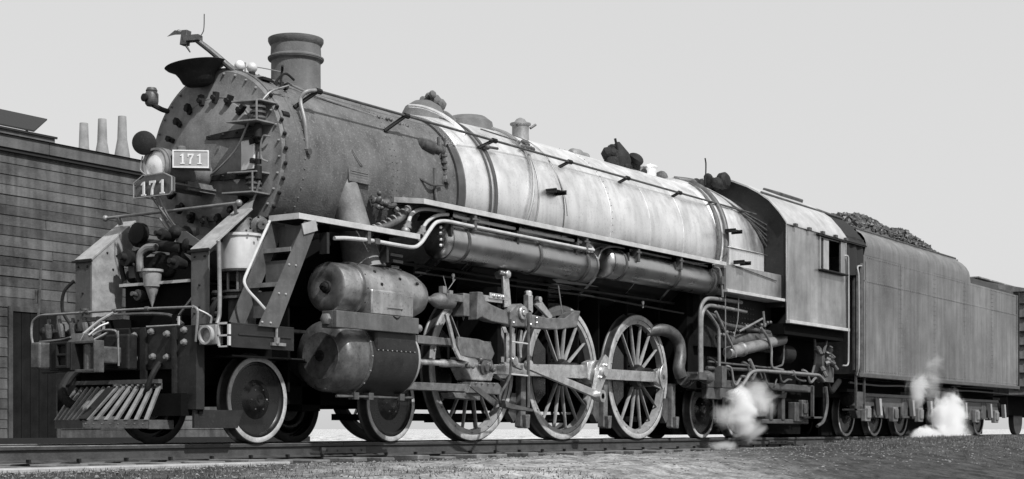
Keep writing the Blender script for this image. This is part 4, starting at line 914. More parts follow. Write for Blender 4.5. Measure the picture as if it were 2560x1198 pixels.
B('link', 'rod', MB().plate((0, -1.28, 0), (1, 0, 0), (0, 0, 1), bent([(-1.92, 1.42), (-1.98, 1.25), (-1.96, 1.08), (-1.86, .96), (-1.70, .93)], .075), -.05).plate((0, -1.26, 0), (1, 0, 0), (0, 0, 1), bent([(-1.70, 1.40), (-1.74, 1.22), (-1.72, 1.05)], .05), -.04), bev=.006, smooth=False)
B('radius_rod', 'rod', MB().box(-2.05, -1.85, -1.26, -1.22, .98, 1.35).lathe((-1.9, -1.24, 1.0), (0, -1, 0), [(0, .06), (.06, .06)], 12), bev=.004)
B('oil_pot', 'cast', MB().lathe((-2.42, -.98, .93), (0, 0, 1), [(0, .17), (.10, .14), (.16, .06), (.24, .035), (.25, .02), (.30, .018)], 18))
B('speed_rod', 'pipe', MB().tube([(-.90, -1.30, 2.02), (-.80, -1.30, 1.66)], .008, 5))
# hanging access ladder
ld = B('hanging_ladder', 'cast', MB().tube([(-2.20, -1.42, 1.50), (-2.20, -1.42, .88), (-2.24, -1.42, .76), (-2.40, -1.42, .60), (-2.44, -1.42, .52), (-2.40, -1.42, .44)], .016, 7), label='narrow hanging ladder in front of the valve gear')
MB().tube([(-1.80, -1.42, 1.60), (-1.80, -1.42, .42)], .020, 7, smooth=False).build('ladder_rail', 'cast', ld)
for z in (1.215, .815): MB().tube([(-2.20, -1.42, z + .01), (-1.80, -1.42, z)], .010, 6, smooth=False).build('rung', 'edge', ld)
MB().plate((0, -1.40, 0), (1, 0, 0), (0, 0, 1), [(-2.44, .50), (-2.30, .46), (-1.82, .40), (-1.82, .37), (-2.30, .40), (-2.42, .42)], .10).plate((0, -1.30, 0), (1, 0, 0), (0, 0, 1), [(-2.92, .66), (-2.75, .66), (-2.32, .48), (-2.38, .42)], .02).build('foot_plate', 'cast', ld, smooth=False)
# brake hangers and shoes
for x in (-1.10, 1.04, 3.12):
    bh = B('brake_hanger', 'gear', MB().prism([(x - .06, .85), (x + .05, .85), (x + .04, .22), (x, .16), (x - .08, .18), (x - .07, .5)], -.90, -.80).prism([(x - .05, .34), (x + .06, .34), (x + .04, .16), (x - .03, .16)], -.96, -.90), smooth=False, bev=.01)
    MB().prism([(x - .20, .62), (x - .10, .62), (x - .10, .30), (x - .16, .24), (x - .28, .36)], -.84, -.74).build('brake_shoe', 'cast', bh, smooth=False)
# curled exhaust pipe behind the last driver
B('booster_pipe', 'cast', MB().tube([(2.55, -.70, 1.62), (2.75, -.86, 1.66), (3.0, -.92, 1.62), (3.18, -.95, 1.48), (3.17, -.98, 1.28), (3.08, -1.0, 1.08), (3.12, -1.02, .95)], .095, 16))
m = MB()
for x, z in ((3.12, .93), (3.2, .90), (3.28, .93)): m.lathe((x, -1.05, z), (1, 0, -.2), [(0, .11), (.04, .11)], 16)
B('pipe_flange', 'cast', m)

# --- front deck, pilot beam, coupler
B('front_deck', 'iron', MB().box(-7.0, -5.75, -1.25, 1.25, 1.145, 1.175), smooth=False)
bm_ = B('pilot_beam', 'black', MB().box(-7.10, -7.0, -.72, 1.28, .74, 1.17), smooth=False, bev=.008)
MB().box(-7.11, -7.0, -1.02, -.73, .34, 1.165).build('end_plate', 'black', bm_, smooth=False, bev=.006)
MB().box(-7.11, -7.0, .73, 1.02, .34, .74).build('end_plate', 'black', bm_, smooth=False, bev=.006)
MB().box(-7.16, -7.112, -.76, -.73, .36, 1.15).box(-7.13, -7.102, -.10, -.085, .74, 1.17).box(-7.13, -7.102, -.33, -.25, .50, 1.16).build('beam_rib', 'black', bm_, smooth=False)
m = MB()
for y, z in ((-.16, 1.09), (-.16, .86), (-.40, 1.12), (-.62, 1.09), (-.42, .87), (-.62, .86), (-.86, 1.12), (-.86, 1.0), (-.80, .45)): m.lathe((-7.105, y, z), (-1, 0, 0), [(0, .035), (.02, .035), (.03, .022), (.05, .020)], 8)
m.build('beam_bolts', 'pipe', bm_, stuff=True)
B('buffer_casting', 'iron', MB().box(-7.24, -7.11, -.20, .42, .74, 1.10), smooth=False, bev=.02)
B('uncoupling_bracket', 'pipe', MB().tube([(-7.28, -.10, 1.06), (-7.32, -.10, 1.13), (-7.32, .16, 1.12), (-7.5, .22, .98)], .012, 6).tube([(-7.28, -.10, 1.13), (-7.28, -.11, .78)], .010, 6).tube([(-7.3, -.02, .95), (-7.42, .2, .96)], .012, 6).tube([(-7.3, .02, 1.12), (-7.50, .14, .99)], .010, 6))
cp_ = B('coupler', 'cast', MB().box(-7.60, -7.15, -.10, .12, .80, .97), smooth=False, bev=.02)
MB().box(-7.92, -7.74, .30, .44, .74, 1.0).build('coupler_jaw', 'cast', cp_, smooth=False, bev=.02, label='blunt guard arm of the coupler')
# knuckle with a two-windowed face
m = MB().box(-7.84, -7.80, .0, .155, .97, 1.0).box(-7.84, -7.80, .0, .155, .74, .77).box(-7.84, -7.80, .0, .155, .86, .885).box(-7.84, -7.80, -.01, .018, .74, 1.0).box(-7.84, -7.80, .14, .165, .74, 1.0).box(-7.80, -7.60, -.02, .30, .72, 1.0)
m.build('knuckle', 'iron', cp_, smooth=False, bev=.008)
m = MB().box(-7.76, -7.64, -.30, -.02, .98, 1.01).box(-7.76, -7.64, -.30, -.02, .70, .73).box(-7.76, -7.64, -.31, -.285, .70, 1.01).lathe((-7.66, -.14, .72), (0, 0, 1), [(0, .07), (.26, .07)], 14)
m.build('knuckle_frame', 'cast', cp_, smooth=False, bev=.006)
MB().prism([(-7.72, .99), (-7.66, 1.09), (-7.56, 1.09), (-7.50, .98)], -.04, .14).tube([(-7.8, .45, 1.01), (-7.7, .25, 1.03), (-7.7, .1, 1.05)], .014, 6).build('coupler_pin', 'cast', cp_, bev=.006)
m = MB().tube([(-7.62, .02, 1.08), (-7.45, -.02, 1.22), (-7.3, -.05, 1.31)], .016, 7).tube([(-7.60, -.04, 1.07), (-7.5, -.08, 1.16), (-7.42, -.12, 1.20)], .012, 6)
B('uncoupling_lever', 'pipe', m)
B('front_handrail', 'pipe', MB().tube([(-7.16, 1.33, 1.02), (-7.17, 1.35, 1.14), (-7.17, 1.33, 1.28), (-7.17, 1.22, 1.34), (-7.17, 1.05, 1.345), (-7.17, -.40, 1.345), (-7.16, -1.02, 1.335)], .013, 8))
B('front_handrail', 'pipe', MB().tube([(-7.14, -1.00, 1.345), (-7.14, -1.06, 1.31), (-7.13, -1.05, 1.20), (-7.13, -1.03, 1.0)], .014, 8).tube([(-7.14, -.98, 1.34), (-7.0, -1.10, 1.25), (-7.0, -1.10, 1.18)], .012, 7))
m = MB()
for y in (.45, .05, -.42): m.lathe((-7.17, y, 1.345), (0, 1, 0), [(0, .022), (.05, .022)], 8)
m.box(-7.12, -7.04, .0, .62, 1.26, 1.30).ring((-7.17, .52, 1.37), (0, 0, 1), 0, .015, .03, .05, 14)
B('handrail_clip', 'cast', m)
B('flag_pole', 'cast', MB().tube([(-7.12, 1.30, 1.34), (-7.12, 1.26, 1.88)], .015, 6).tube([(-7.12, 1.33, 1.48), (-7.12, 1.33, 1.62)], .022, 6))
m = MB(); rb2 = random.Random(2)
for k in range(12): m.ball((-7.05, 1.28 - k * .06, 1.10 + rb2.uniform(-.05, .08)), rb2.uniform(.03, .06), 7)
m.box(-7.12, -7.0, .55, 1.25, .98, 1.06).lathe((-7.0, 1.2, 1.05), (-1, .1, 0), [(0, .10), (.06, .09), (.08, .04)], 14)
B('hose_fittings', 'iron', m)
B('air_hose', 'iron', MB().tube([(-7.15, .60, .80), (-7.3, .62, .66), (-7.4, .58, .5), (-7.3, .50, .38), (-7.15, .45, .45)], .05, 10))
# corner casting and cylinder end at the right of the beam
cc = B('corner_casting', 'pipe', MB().box(-7.10, -7.0, -1.27, -1.04, .97, 1.16).tube([(-7.02, -1.20, 1.15), (-6.98, -1.20, 1.28), (-6.98, -1.19, 1.95), (-6.99, -1.19, 1.99)], .022, 8), bev=.01)
MB().ring((-7.11, -1.16, 1.06), (-1, 0, 0), -.01, .03, .072, .092, 28).lathe((-7.08, -1.16, 1.06), (-1, 0, 0), [(0, .072), (.0301, .001)], 24).build('pipe_mouth', 'pale', cc)
m = MB().box(-7.08, -7.05, -1.285, -1.27, .94, 1.16).box(-7.08, -7.05, -1.42, -1.40, .94, 1.18).box(-7.08, -7.05, -1.42, -1.27, 1.16, 1.18).box(-7.08, -7.05, -1.42, -1.27, 1.045, 1.062).box(-7.08, -7.05, -1.42, -1.27, .94, .955)
m.build('sill_end', 'edge', cc, smooth=False)
B('deck_sill', 'black', MB().box(-7.05, -6.15, -1.42, -1.40, .94, 1.16).box(-7.05, -6.15, -1.42, -1.0, 1.16, 1.178).box(-6.95, -6.2, -1.432, -1.42, 1.06, 1.075), smooth=False, bev=.003)
# pilot (cowcatcher)
A0, A1 = Vector((-7.20, -.62, .57)), Vector((-7.26, 0, .57)); P0, P1 = Vector((-7.42, -.68, .235)), Vector((-7.64, 0, .235))
pb = B('pilot_bar', 'cast', MB().plate(P0 + Vector((0, 0, -.035)), P1 - P0, (0, 0, 1), [(0, -.045), ((P1 - P0).length, -.045), ((P1 - P0).length, .045), (0, .045)], .03).box(-7.42, -7.1, -.70, -.67, .15, .24), smooth=False, bev=.004)
m = MB(); dd_ = (P1 - P0); nn = Vector((-dd_.y, dd_.x, 0)).normalized(); nn = nn if nn.x < 0 else -nn
for k in range(8): m.dot(P0 + dd_ * (.06 + k * .125) + Vector((0, 0, -.035)) + nn * .028, nn, .012, .010)
m.build('rivets', 'cast', pb, stuff=True)
tb = B('pilot_top_bar', 'cast', MB().plate(A0, A1 - A0, (0, 0, 1), [(0, -.025), (.62, -.025), (.62, .035), (0, .035)], .025).box(-7.25, -7.2, -.64, .62, .60, .64), smooth=False)
m = MB()
for k in range(8): m.dot(A0 + (A1 - A0) * (.06 + k * .12) + Vector((-.03, 0, .01)), (-1, 0, .3), .015, .016)
m.build('rivets', 'cast', tb, stuff=True)
for sgn in (1, -1):
    for k in range(7):
        t = .03 + k * .148
        a = A0.lerp(A1, t); c = P0.lerp(P1, min(.98, t * 1.03)); a.y *= sgn; c.y *= sgn
        d = (c - a).normalized(); side = Vector((0, 1, 0)) if True else 0
        sd2 = (P1 - P0).normalized(); sd2 = Vector((sd2.x, sd2.y * sgn, 0)).normalized(); nrm = d.cross(sd2).normalized()
        m = MB(); wv = .020
        vs = [p + sd2 * s1 * wv + nrm * s2 * .012 for p in (a, c) for s1, s2 in ((-1, -1), (1, -1), (1, 1), (-1, 1))]
        m.add(vs, [(0, 1, 2, 3), (4, 7, 6, 5), (0, 4, 5, 1), (1, 5, 6, 2), (2, 6, 7, 3), (3, 7, 4, 0)]); B('pilot_slat', 'pipe', m, smooth=False)
P0f = Vector((P0.x, -P0.y, P0.z))
B('pilot_bar', 'cast', MB().plate(P1 + Vector((0, 0, -.035)), P0f - P1, (0, 0, 1), [(0, -.045), ((P1 - P0).length, -.045), ((P1 - P0).length, .045), (0, .045)], .03), smooth=False)
B('pilot_nose', 'iron', MB().plate(A1 + Vector((-.03, 0, 0)), (0, -1, 0), (P1 - A1), [(-.05, 0), (.05, 0), (.05, .48), (-.05, .48)], .03), smooth=False)
B('pilot_backing', 'soot', MB().box(-7.05, -7.0, -1.0, 1.0, .30, .80).box(-7.2, -7.05, -.9, .9, .28, .50), smooth=False)
B('end_skirt', 'black', MB().box(-7.10, -6.5, -.98, -.95, .16, .34).prism([(-6.5, .34), (-6.42, .34), (-6.5, .16)], -.98, -.95), smooth=False)

# --- smokebox braces
for s in (-1, 1):
    ya, yb = (-.97, -.73) if s < 0 else (.74, .98)
    br = B('smokebox_brace', 'grey', MB().add([(-6.9, ya, 1.17), (-6.9, yb, 1.17), (-6.9, yb, 1.93), (-6.9, ya, 1.93), (-6.88, ya, 1.17), (-6.88, yb, 1.17), (-6.88, yb, 1.93), (-6.88, ya, 1.93)],
        [(0, 1, 2, 3), (4, 7, 6, 5), (0, 3, 7, 4), (1, 5, 6, 2), (0, 4, 5, 1), (3, 2, 6, 7)]), smooth=False, bev=.004, label='near smokebox brace of riveted grey plate' if s < 0 else 'far smokebox brace with a broad pale side plate')
    za = Vector((-6.9, 0, 1.95)); zb = Vector((-6.28, 0, 2.41)) 
    MB().add([(-6.905, ya - .01, 1.94), (-6.905, yb + .01, 1.94), (zb.x, yb, zb.z), (zb.x, ya, zb.z), (-6.885, ya - .01, 1.925), (-6.885, yb + .01, 1.925), (zb.x + .012, yb, zb.z - .018), (zb.x + .012, ya, zb.z - .018)],
        [(0, 1, 2, 3), (4, 7, 6, 5), (0, 3, 7, 4), (1, 5, 6, 2), (0, 4, 5, 1), (3, 2, 6, 7)]).build('sloping_plate', 'spoke', br, smooth=False, bev=.003)
    MB().box(-6.925, -6.90, ya - .03, yb + .03, 1.905, 1.925).build('plate_lip', 'iron', br, smooth=False)
    if s > 0: MB().prism([(-6.885, 1.17), (-6.50, 1.17), (-6.45, 1.92), (-6.36, 2.04), (-6.28, 2.20), (-6.29, 2.385), (-6.885, 1.93)], ya - .002, ya + .012).build('side_plate', 'spoke', br, smooth=False)
    else: MB().prism([(-6.885, 1.17), (-6.76, 1.17), (-6.74, 1.85), (-6.20, 2.28), (-6.29, 2.385), (-6.885, 1.93)], yb - .014, yb).build('side_plate', 'grey', br, smooth=False)
    m = MB()
    for y, z in ((ya + .05, 1.30), (yb - .05, 1.30), (ya + .12, 1.58), (ya + .12, 1.36), (ya + .05, 1.86), (yb - .05, 1.86)): m.dot((-6.903, y, z), (-1, 0, 0), .014, .012)
    if s > 0:
        for x, z in ((-6.7, 1.35), (-6.6, 1.85), (-6.55, 2.0), (-6.68, 2.02)): m.dot((x, ya - .003, z), (0, -1, 0), .014, .012)
    m.build('rivets', 'iron', br, stuff=True)
B('brace_strut', 'front', MB().add([(-6.30, -.73, 2.37), (-5.85, -.45, 2.20), (-5.85, -.60, 2.62), (-6.28, -.97, 2.41)], [(0, 1, 2, 3)]).tube([(-6.5, -.6, 2.1), (-5.8, -.5, 2.5)], .03, 8), smooth=False)
B('brace_crossbar', 'pipe', MB().tube([(-6.42, 1.06, 2.44), (-6.40, -.90, 2.45)], .017, 8, smooth=False).ball((-6.40, -.90, 2.45), .035).ball((-6.42, 1.06, 2.44), .035).tube([(-6.40, -.84, 2.45), (-6.36, -.82, 2.35)], .02, 6).tube([(-6.42, .86, 2.44), (-6.38, .86, 2.36)], .03, 6))
B('far_grab_iron', 'iron', MB().tube([(-6.9, 1.0, 1.72), (-6.95, 1.10, 1.60), (-6.95, 1.12, 1.40), (-6.9, 1.02, 1.22)], .018, 7))
# --- things on the front deck between the braces
B('deck_shelf', 'edge', MB().box(-6.62, -6.60, -.42, .62, 1.655, 1.685), smooth=False, label='white-edged shelf between the braces')
B('deck_shelf_plate', 'iron', MB().box(-6.60, -5.9, -.42, .62, 1.655, 1.675), smooth=False)
B('deck_box', 'soot', MB().box(-6.55, -5.95, -.40, .60, 1.18, 1.65), smooth=False)
B('drain_funnel', 'spoke', MB().lathe((-6.64, .10, 1.42), (.0, 0, 1), [(0, .004), (.20, .07), (.21, .085), (.36, .10), (.365, .115), (.39, .115)], 20), label='pale funnel in front of the shelf')
B('elbow_pipe', 'pipe', MB().tube([(-6.62, .30, 1.80), (-6.62, .30, 1.98), (-6.60, .22, 2.05), (-6.58, .10, 2.05)], .038, 10))
m = MB(); rb2 = random.Random(6)
for k in range(22): m.ball((-6.35 + rb2.uniform(-.15, .2), rb2.uniform(-.45, .6), rb2.uniform(1.75, 2.25)), rb2.uniform(.04, .11), 9, rb2.uniform(.6, 1.4), (rb2.uniform(-1, 1), rb2.uniform(-1, 1), 1))
m.lathe((-6.45, .45, 2.12), (0, -1, -.15), [(0, .06), (.6, .06)], 12).lathe((-6.5, .40, 2.22), (-1, 0, 0), [(0, .11), (.08, .11), (.1, .05)], 14)
m.box(-6.3, -5.9, -.5, .7, 1.70, 2.0)
B('feed_pump', 'iron', m)
B('pump_bracket', 'grey', MB().plate((-6.55, .55, 1.75), (0, -1, 0), (0, 0, 1), [(0, 0), (.35, 0), (.12, .20), (-.02, .24)], -.02).plate((-6.5, -.10, 2.10), (0, -1, 0), (0, 0, 1), [(0, 0), (.42, -.10), (.42, -.06), (.14, .10), (0, .12)], -.02).plate((-6.5, -.22, 1.95), (0, -1, 0), (0, 0, 1), [(0, .02), (.34, -.10), (.30, -.20), (.1, -.06)], -.02), smooth=False)
B('brace_tie', 'pipe', MB().tube([(-6.7, -.70, 1.62), (-6.8, -.40, 1.25)], .014, 6).tube([(-6.6, .55, 1.98), (-6.6, .15, 1.70)], .014, 6))
B('deck_slots', 'edge', MB().box(-7.02, -7.0, -.66, -.22, 1.18, 1.19).box(-7.02, -7.0, -.68, -.665, 1.18, 1.27), smooth=False)

rb2 = random.Random(91)
for k, y0 in enumerate((-.52, .36, .58)):
    B('deck_pipe', 'iron', MB().tube([(-6.58, y0, 1.70), (-6.60, y0 + .02, 1.82 + .05 * k), (-6.55, y0 - .10, 2.0), (-6.3, y0 - .1, 2.1)], .016 + .006 * k, 7))
B('deck_pipe', 'cast', MB().tube([(-6.9, .62, 1.20), (-6.9, .60, 1.30), (-6.88, .2, 1.33), (-6.88, -.4, 1.30), (-6.88, -.6, 1.2)], .018, 7))
for y, z, r in ((.48, 1.95, .09), (-.25, 1.86, .07), (-.05, 2.16, .06), (.30, 1.55, .06)):
    B('pipe_valve', rb2.choice(['iron', 'cast']), MB().lathe((-6.62, y, z), (-1, 0, .1), [(-.1, r * .7), (0, r), (.04, r), (.05, r * .5), (.12, r * .4)], 14))
for k in range(5):
    B('beam_fitting', 'cast', MB().lathe((-7.14, .35 + k * .19, 1.20), (0, .2 * (k % 2), 1), [(-.1, .03), (0, .045), (.04, .045), (.05, .02), (.10, .02)], 10))
B('train_line_hose', 'iron', MB().tube([(-7.12, -.52, .80), (-7.22, -.54, .70), (-7.26, -.50, .55), (-7.2, -.44, .48)], .03, 8))
# --- air pump standing at the near front
pc = Vector((-6.28, -.83, 0))
ap = B('air_pump', 'white', MB().lathe(pc + Vector((0, 0, 1.78)), (0, 0, 1), [(0, .20), (.0, .215), (.02, .218), (.33, .218), (.335, .235), (.36, .235), (.365, .21)], 40), label='air pump with a bright polished steam cylinder')
MB().lathe(pc + Vector((0, 0, 1.755)), (0, 0, 1), [(0, .22), (.022, .225)], 40).build('pump_flange', 'cast', ap)
MB().box(-6.50, -6.46, -1.0, -.90, 1.79, 2.12).build('jacket_strip', 'front', ap, smooth=False) if False else None
MB().lathe(pc + Vector((0, 0, 2.145)), (0, 0, 1), [(0, .21), (.05, .19), (.12, .12), (.17, .10), (.19, .04)], 28).lathe(pc + Vector((.05, -.18, 2.22)), (-.5, -1, 0), [(0, .10), (.05, .10), (.06, .05), (.09, .04)], 16).build('pump_head', 'cast', ap)
m = MB()
for k in range(5): m.dot(pc + Vector((-.10, -.29, 2.22)) + Vector((.062 * cos(k * 1.256) * .9, -.045 * cos(k * 1.256), .075 * sin(k * 1.256))), (-.5, -1, 0), .013, .014)
m.build('head_bolts', 'iron', ap, stuff=True)
m = MB().lathe(pc + Vector((0, 0, 1.5)), (0, 0, 1), [(0, .03), (.28, .03)], 10)
for dx, dy in ((-.1, .1), (-.12, -.05), (.05, -.15), (.1, .1)): m.lathe(pc + Vector((dx, dy, 1.52)), (0, 0, 1), [(0, .014), (.25, .014)], 8)
m.build('pump_rods', 'pipe', ap)
MB().lathe(pc + Vector((0, 0, 1.18)), (0, 0, 1), [(0, .13), (.02, .14), (.29, .14), (.30, .20), (.325, .20), (.33, .15), (.36, .15), (.365, .20), (.385, .20)], 32).build('air_cylinder', 'cast', ap)
m = MB()
for k in range(5): m.lathe(pc + Vector((-.32, .06, 1.22 + k * .07)), (0, 0, 1), [(0, .035), (.025, .045), (.05, .03)], 10)
m.tube([pc + Vector((-.35, .10, 1.2)), pc + Vector((-.38, .05, 1.35)), pc + Vector((-.3, .0, 1.5))], .03, 8).ball(pc + Vector((-.45, .12, 1.28)), .07)
m.build('pump_governor', 'iron', ap)

# --- steps from the deck up to the running board
stp = B('boarding_steps', 'grey', MB().prism([(-6.03, 2.26), (-5.83, 2.26), (-6.42, 1.16), (-6.70, 1.16), (-6.68, 1.20)], -1.46, -1.447), smooth=False, label='steep boarding steps between the front deck and running board')
MB().prism([(-6.10, 2.27), (-5.90, 2.27), (-6.52, 1.17), (-6.74, 1.17)], -1.08, -1.065).build('stringer', 'grey', stp, smooth=False)
for x, z in ((-6.10, 1.97), (-6.30, 1.60)):
    MB().box(x - .12, x + .12, -1.447, -1.08, z - .012, z + .012).build('tread', 'black', stp, smooth=False)
    MB().box(x - .135, x - .12, -1.447, -1.08, z - .03, z + .014).build('tread_lip', 'pipe', stp, smooth=False)
for x, z in ((-6.00, 1.97), (-6.20, 1.60), (-6.38, 1.27)): MB().box(x - .0, x + .008, -1.447, -1.08, z, z + .26).build('riser', 'grey', stp, smooth=False)
MB().tube([(-6.14, -1.08, 2.28), (-6.62, -1.22, 1.70), (-6.70, -1.26, 1.60), (-6.69, -1.30, 1.52), (-6.62, -1.36, 1.42), (-6.50, -1.42, 1.28)], .016, 8).build('step_handrail', 'edge', stp)
m = MB()
for x, z in ((-6.66, 1.20), (-6.54, 1.20), (-6.42, 1.50), (-6.32, 1.50), (-6.27, 1.80), (-6.17, 1.80), (-5.98, 2.20), (-5.90, 2.20)): m.dot((x, -1.462, z), (0, -1, 0), .014, .012)
m.build('step_bolts', 'pale', stp, stuff=True)
MB().plate((-5.98, -1.465, 2.20), (1, 0, .3), (-.3, 0, 1), [(-.10, -.05), (.12, -.05), (.12, .06), (-.10, .06)], .012).build('top_bracket', 'pale', stp, smooth=False)
B('step_stay', 'pipe', MB().tube([(-6.42, -1.44, 1.40), (-6.43, -1.44, 1.06)], .014, 7, smooth=False).lathe((-6.43, -1.44, 1.0), (0, 0, 1), [(0, .03), (.06, .035)], 8).box(-6.5, -6.3, -1.45, -1.35, .98, 1.01))

# --- firebox underside, ashpan, pipes
B('ash_pan', 'soot', MB().box(3.35, 6.3, -1.0, 1.0, .75, 2.33).box(3.5, 8.6, -.66, .66, .06, .80), smooth=False)  # ash pan, its lower box deepened to fill the gaps with darkness
sh = B('firebox_sheet', 'iron', MB().box(3.55, 6.25, -1.12, -1.0, 1.45, 2.28), smooth=False)
m = MB()
for r in range(6):
    for k in range(13): m.dot((4.2 + k * .11, -1.12, 2.14 - r * .085), (0, -1, 0), .017, .018)
m.build('stay_bolts', 'cast', sh, stuff=True)
for k, (dx, y) in enumerate(((0, -1.34), (.13, -1.30))):
    B('injector_pipe', 'pipe', MB().tube([(3.12 + dx, y, 1.0), (3.12 + dx, y, 1.85 - dx * .5), (3.16 + dx, y, 2.02 - dx * .6), (3.32 + dx, y, 2.14 - dx * .7), (3.55 + dx, y, 2.17 - dx * .8), (4.7 + dx * 2, y + .05, 2.19 - dx)], .030, 10))
B('injector_pipe', 'pipe', MB().tube([(3.45, -1.26, 2.0), (3.75, -1.26, 1.85), (3.9, -1.27, 1.72), (3.92, -1.27, 1.5), (3.93, -1.27, .95)], .028, 9))
B('injector_pipe', 'cast', MB().tube([(3.40, -1.22, 1.98), (3.8, -1.22, 1.93), (4.2, -1.22, 1.82), (5.0, -1.2, 1.80), (6.0, -1.2, 1.78)], .035, 9))
B('grate_cylinder', 'pipe', MB().lathe((4.25, -1.26, 1.36), (.985, .02, .14), [(0, .08), (.02, .10), (.5, .10), (.52, .12), (.56, .12), (.58, .10), (2.3, .09)], 20))
B('ash_pan_rib', 'cast', MB().lathe((4.5, -1.12, 1.56), (.985, .0, .10), [(0, .10), (2.2, .12)], 14))
m = MB(); rb2 = random.Random(21)
for k in range(18): m.ball((4.0 + k * .12, -1.2, 1.62 + .02 * k + rb2.uniform(-.03, .03)), rb2.uniform(.02, .045), 7)
B('grate_linkage', 'cast', m)
B('shaker_rod', 'pipe', MB().tube([(4.6, -1.30, 1.72), (5.5, -1.30, 1.98)], .018, 7, smooth=False).tube([(5.5, -1.31, 2.1), (5.56, -1.31, 1.85)], .022, 7).tube([(3.7, -1.32, 1.98), (4.3, -1.34, 1.42), (4.38, -1.34, 1.30)], .022, 8).tube([(5.35, -1.34, 1.82), (5.62, -1.34, 1.66), (5.74, -1.35, 1.5), (5.76, -1.35, 1.2), (5.95, -1.36, 1.16), (6.2, -1.36, 1.15)], .022, 8))
B('chain', 'pipe', MB().tube([(3.92, -1.38, 2.28), (3.93, -1.38, 1.7), (3.92, -1.38, 1.2)], .009, 5).tube([(4.45, -1.36, 2.25), (4.42, -1.36, 1.9), (4.28, -1.36, 1.62)], .008, 5))
ij = MB().box(3.02, 3.55, -1.38, -1.20, .90, 1.02).lathe((3.3, -1.3, .95), (1, 0, 0), [(0, .09), (.12, .11), (.22, .09), (.3, .05)], 14).box(3.0, 3.3, -1.36, -1.26, .98, 1.01).box(3.85, 4.02, -1.36, -1.2, .80, 1.14).lathe((3.93, -1.28, 1.0), (0, 0, 1), [(0, .07), (.04, .07), (.05, .045), (.1, .045), (.11, .06), (.14, .06)], 12)
ij.builds('injector', 'cast', L, bev=.004)
rb2 = random.Random(77)
for k in range(7):
    x0 = 3.6 + k * .62; z0 = rb2.uniform(1.1, 1.3)
    B('service_pipe', rb2.choice(['cast', 'iron', 'pipe']), MB().tube([(x0, -1.24, z0), (x0 + .18, -1.25, z0 - .04), (x0 + .3, -1.26, z0 - rb2.uniform(.1, .3)), (x0 + .55, -1.26, z0 - rb2.uniform(.1, .35)), (x0 + .75, -1.24, 1.0)], rb2.uniform(.014, .026), 7))
B('service_pipe', 'cast', MB().tube([(3.6, -1.22, 1.10), (5.0, -1.22, 1.12), (7.9, -1.22, 1.10)], .03, 8).tube([(3.6, -1.25, 1.20), (5.0, -1.25, 1.19), (6.4, -1.25, 1.24), (6.5, -1.25, 1.6)], .018, 7))
B('brake_cylinder', 'iron', MB().lathe((6.55, -1.12, 1.45), (1, 0, 0), [(0, .08), (.03, .16), (.42, .16), (.45, .08)], 20))
B('feed_hose', 'iron', MB().tube([(8.1, -1.15, 1.4), (8.4, -1.2, 1.1), (8.7, -1.2, .85), (9.1, -1.15, .95), (9.4, -1.1, 1.05)], .055, 10))
# trailing truck
tw = disc_wheel('trailing_wheel', .53, L); tw.location = (5.55, -.82, .53); copyobj(tw, L, (5.55, .82, .53), (0, 0, pi))
tw2 = copyobj(p0, L, (4.25, -.82, .457)); copyobj(p0, L, (4.25, .82, .457), (0, 0, pi))
tk = B('trailing_truck', 'cast', MB().box(3.6, 7.9, -1.22, -1.12, .80, .93).box(3.6, 4.6, -1.22, -1.12, .62, .80).box(5.0, 5.12, -1.22, -1.12, .35, .8).box(5.25, 5.9, -1.24, -1.10, .40, .66).box(6.0, 6.12, -1.22, -1.12, .3, .8).box(6.5, 6.62, -1.22, -1.12, .3, .8).box(7.0, 7.6, -1.24, -1.10, .28, .62).box(4.0, 7.7, -1.2, -1.12, .24, .32), smooth=False, bev=.015)
for x in (4.25, 5.55, 7.3): MB().box(x - .13, x + .13, -1.30, -1.22, .36, .66).box(x - .09, x + .09, -1.33, -1.30, .42, .60).build('journal_box', 'cast', tk, smooth=False, bev=.02)
for x in (4.9, 6.3): MB().prism([(x - .35, .80), (x - .3, .68), (x + .3, .68), (x + .35, .80), (x + .15, .74), (x - .15, .74)], -1.24, -1.14).build('leaf_spring', 'iron', tk, smooth=False)
B('step_pipe', 'pipe', MB().tube([(4.0, -1.48, .74), (4.35, -1.48, .86), (4.62, -1.48, 1.04), (4.85, -1.48, 1.09), (5.4, -1.48, 1.10), (7.3, -1.48, 1.10), (7.5, -1.48, 1.09), (7.72, -1.48, 1.0)], .028, 10).tube([(4.62, -1.47, 1.26), (4.80, -1.47, 1.10)], .03, 8).lathe((6.3, -1.48, 1.10), (1, 0, 0), [(0, .05), (.05, .05)], 10))
B('cab_step', 'cast', MB().box(7.3, 7.9, -1.45, -1.15, .34, .37).box(7.3, 7.34, -1.45, -1.40, .34, .9).box(7.86, 7.9, -1.45, -1.40, .34, .9).tube([(7.8, -1.48, .9), (7.86, -1.48, .6), (7.7, -1.48, .3), (7.4, -1.48, .2)], .03, 7), smooth=False)

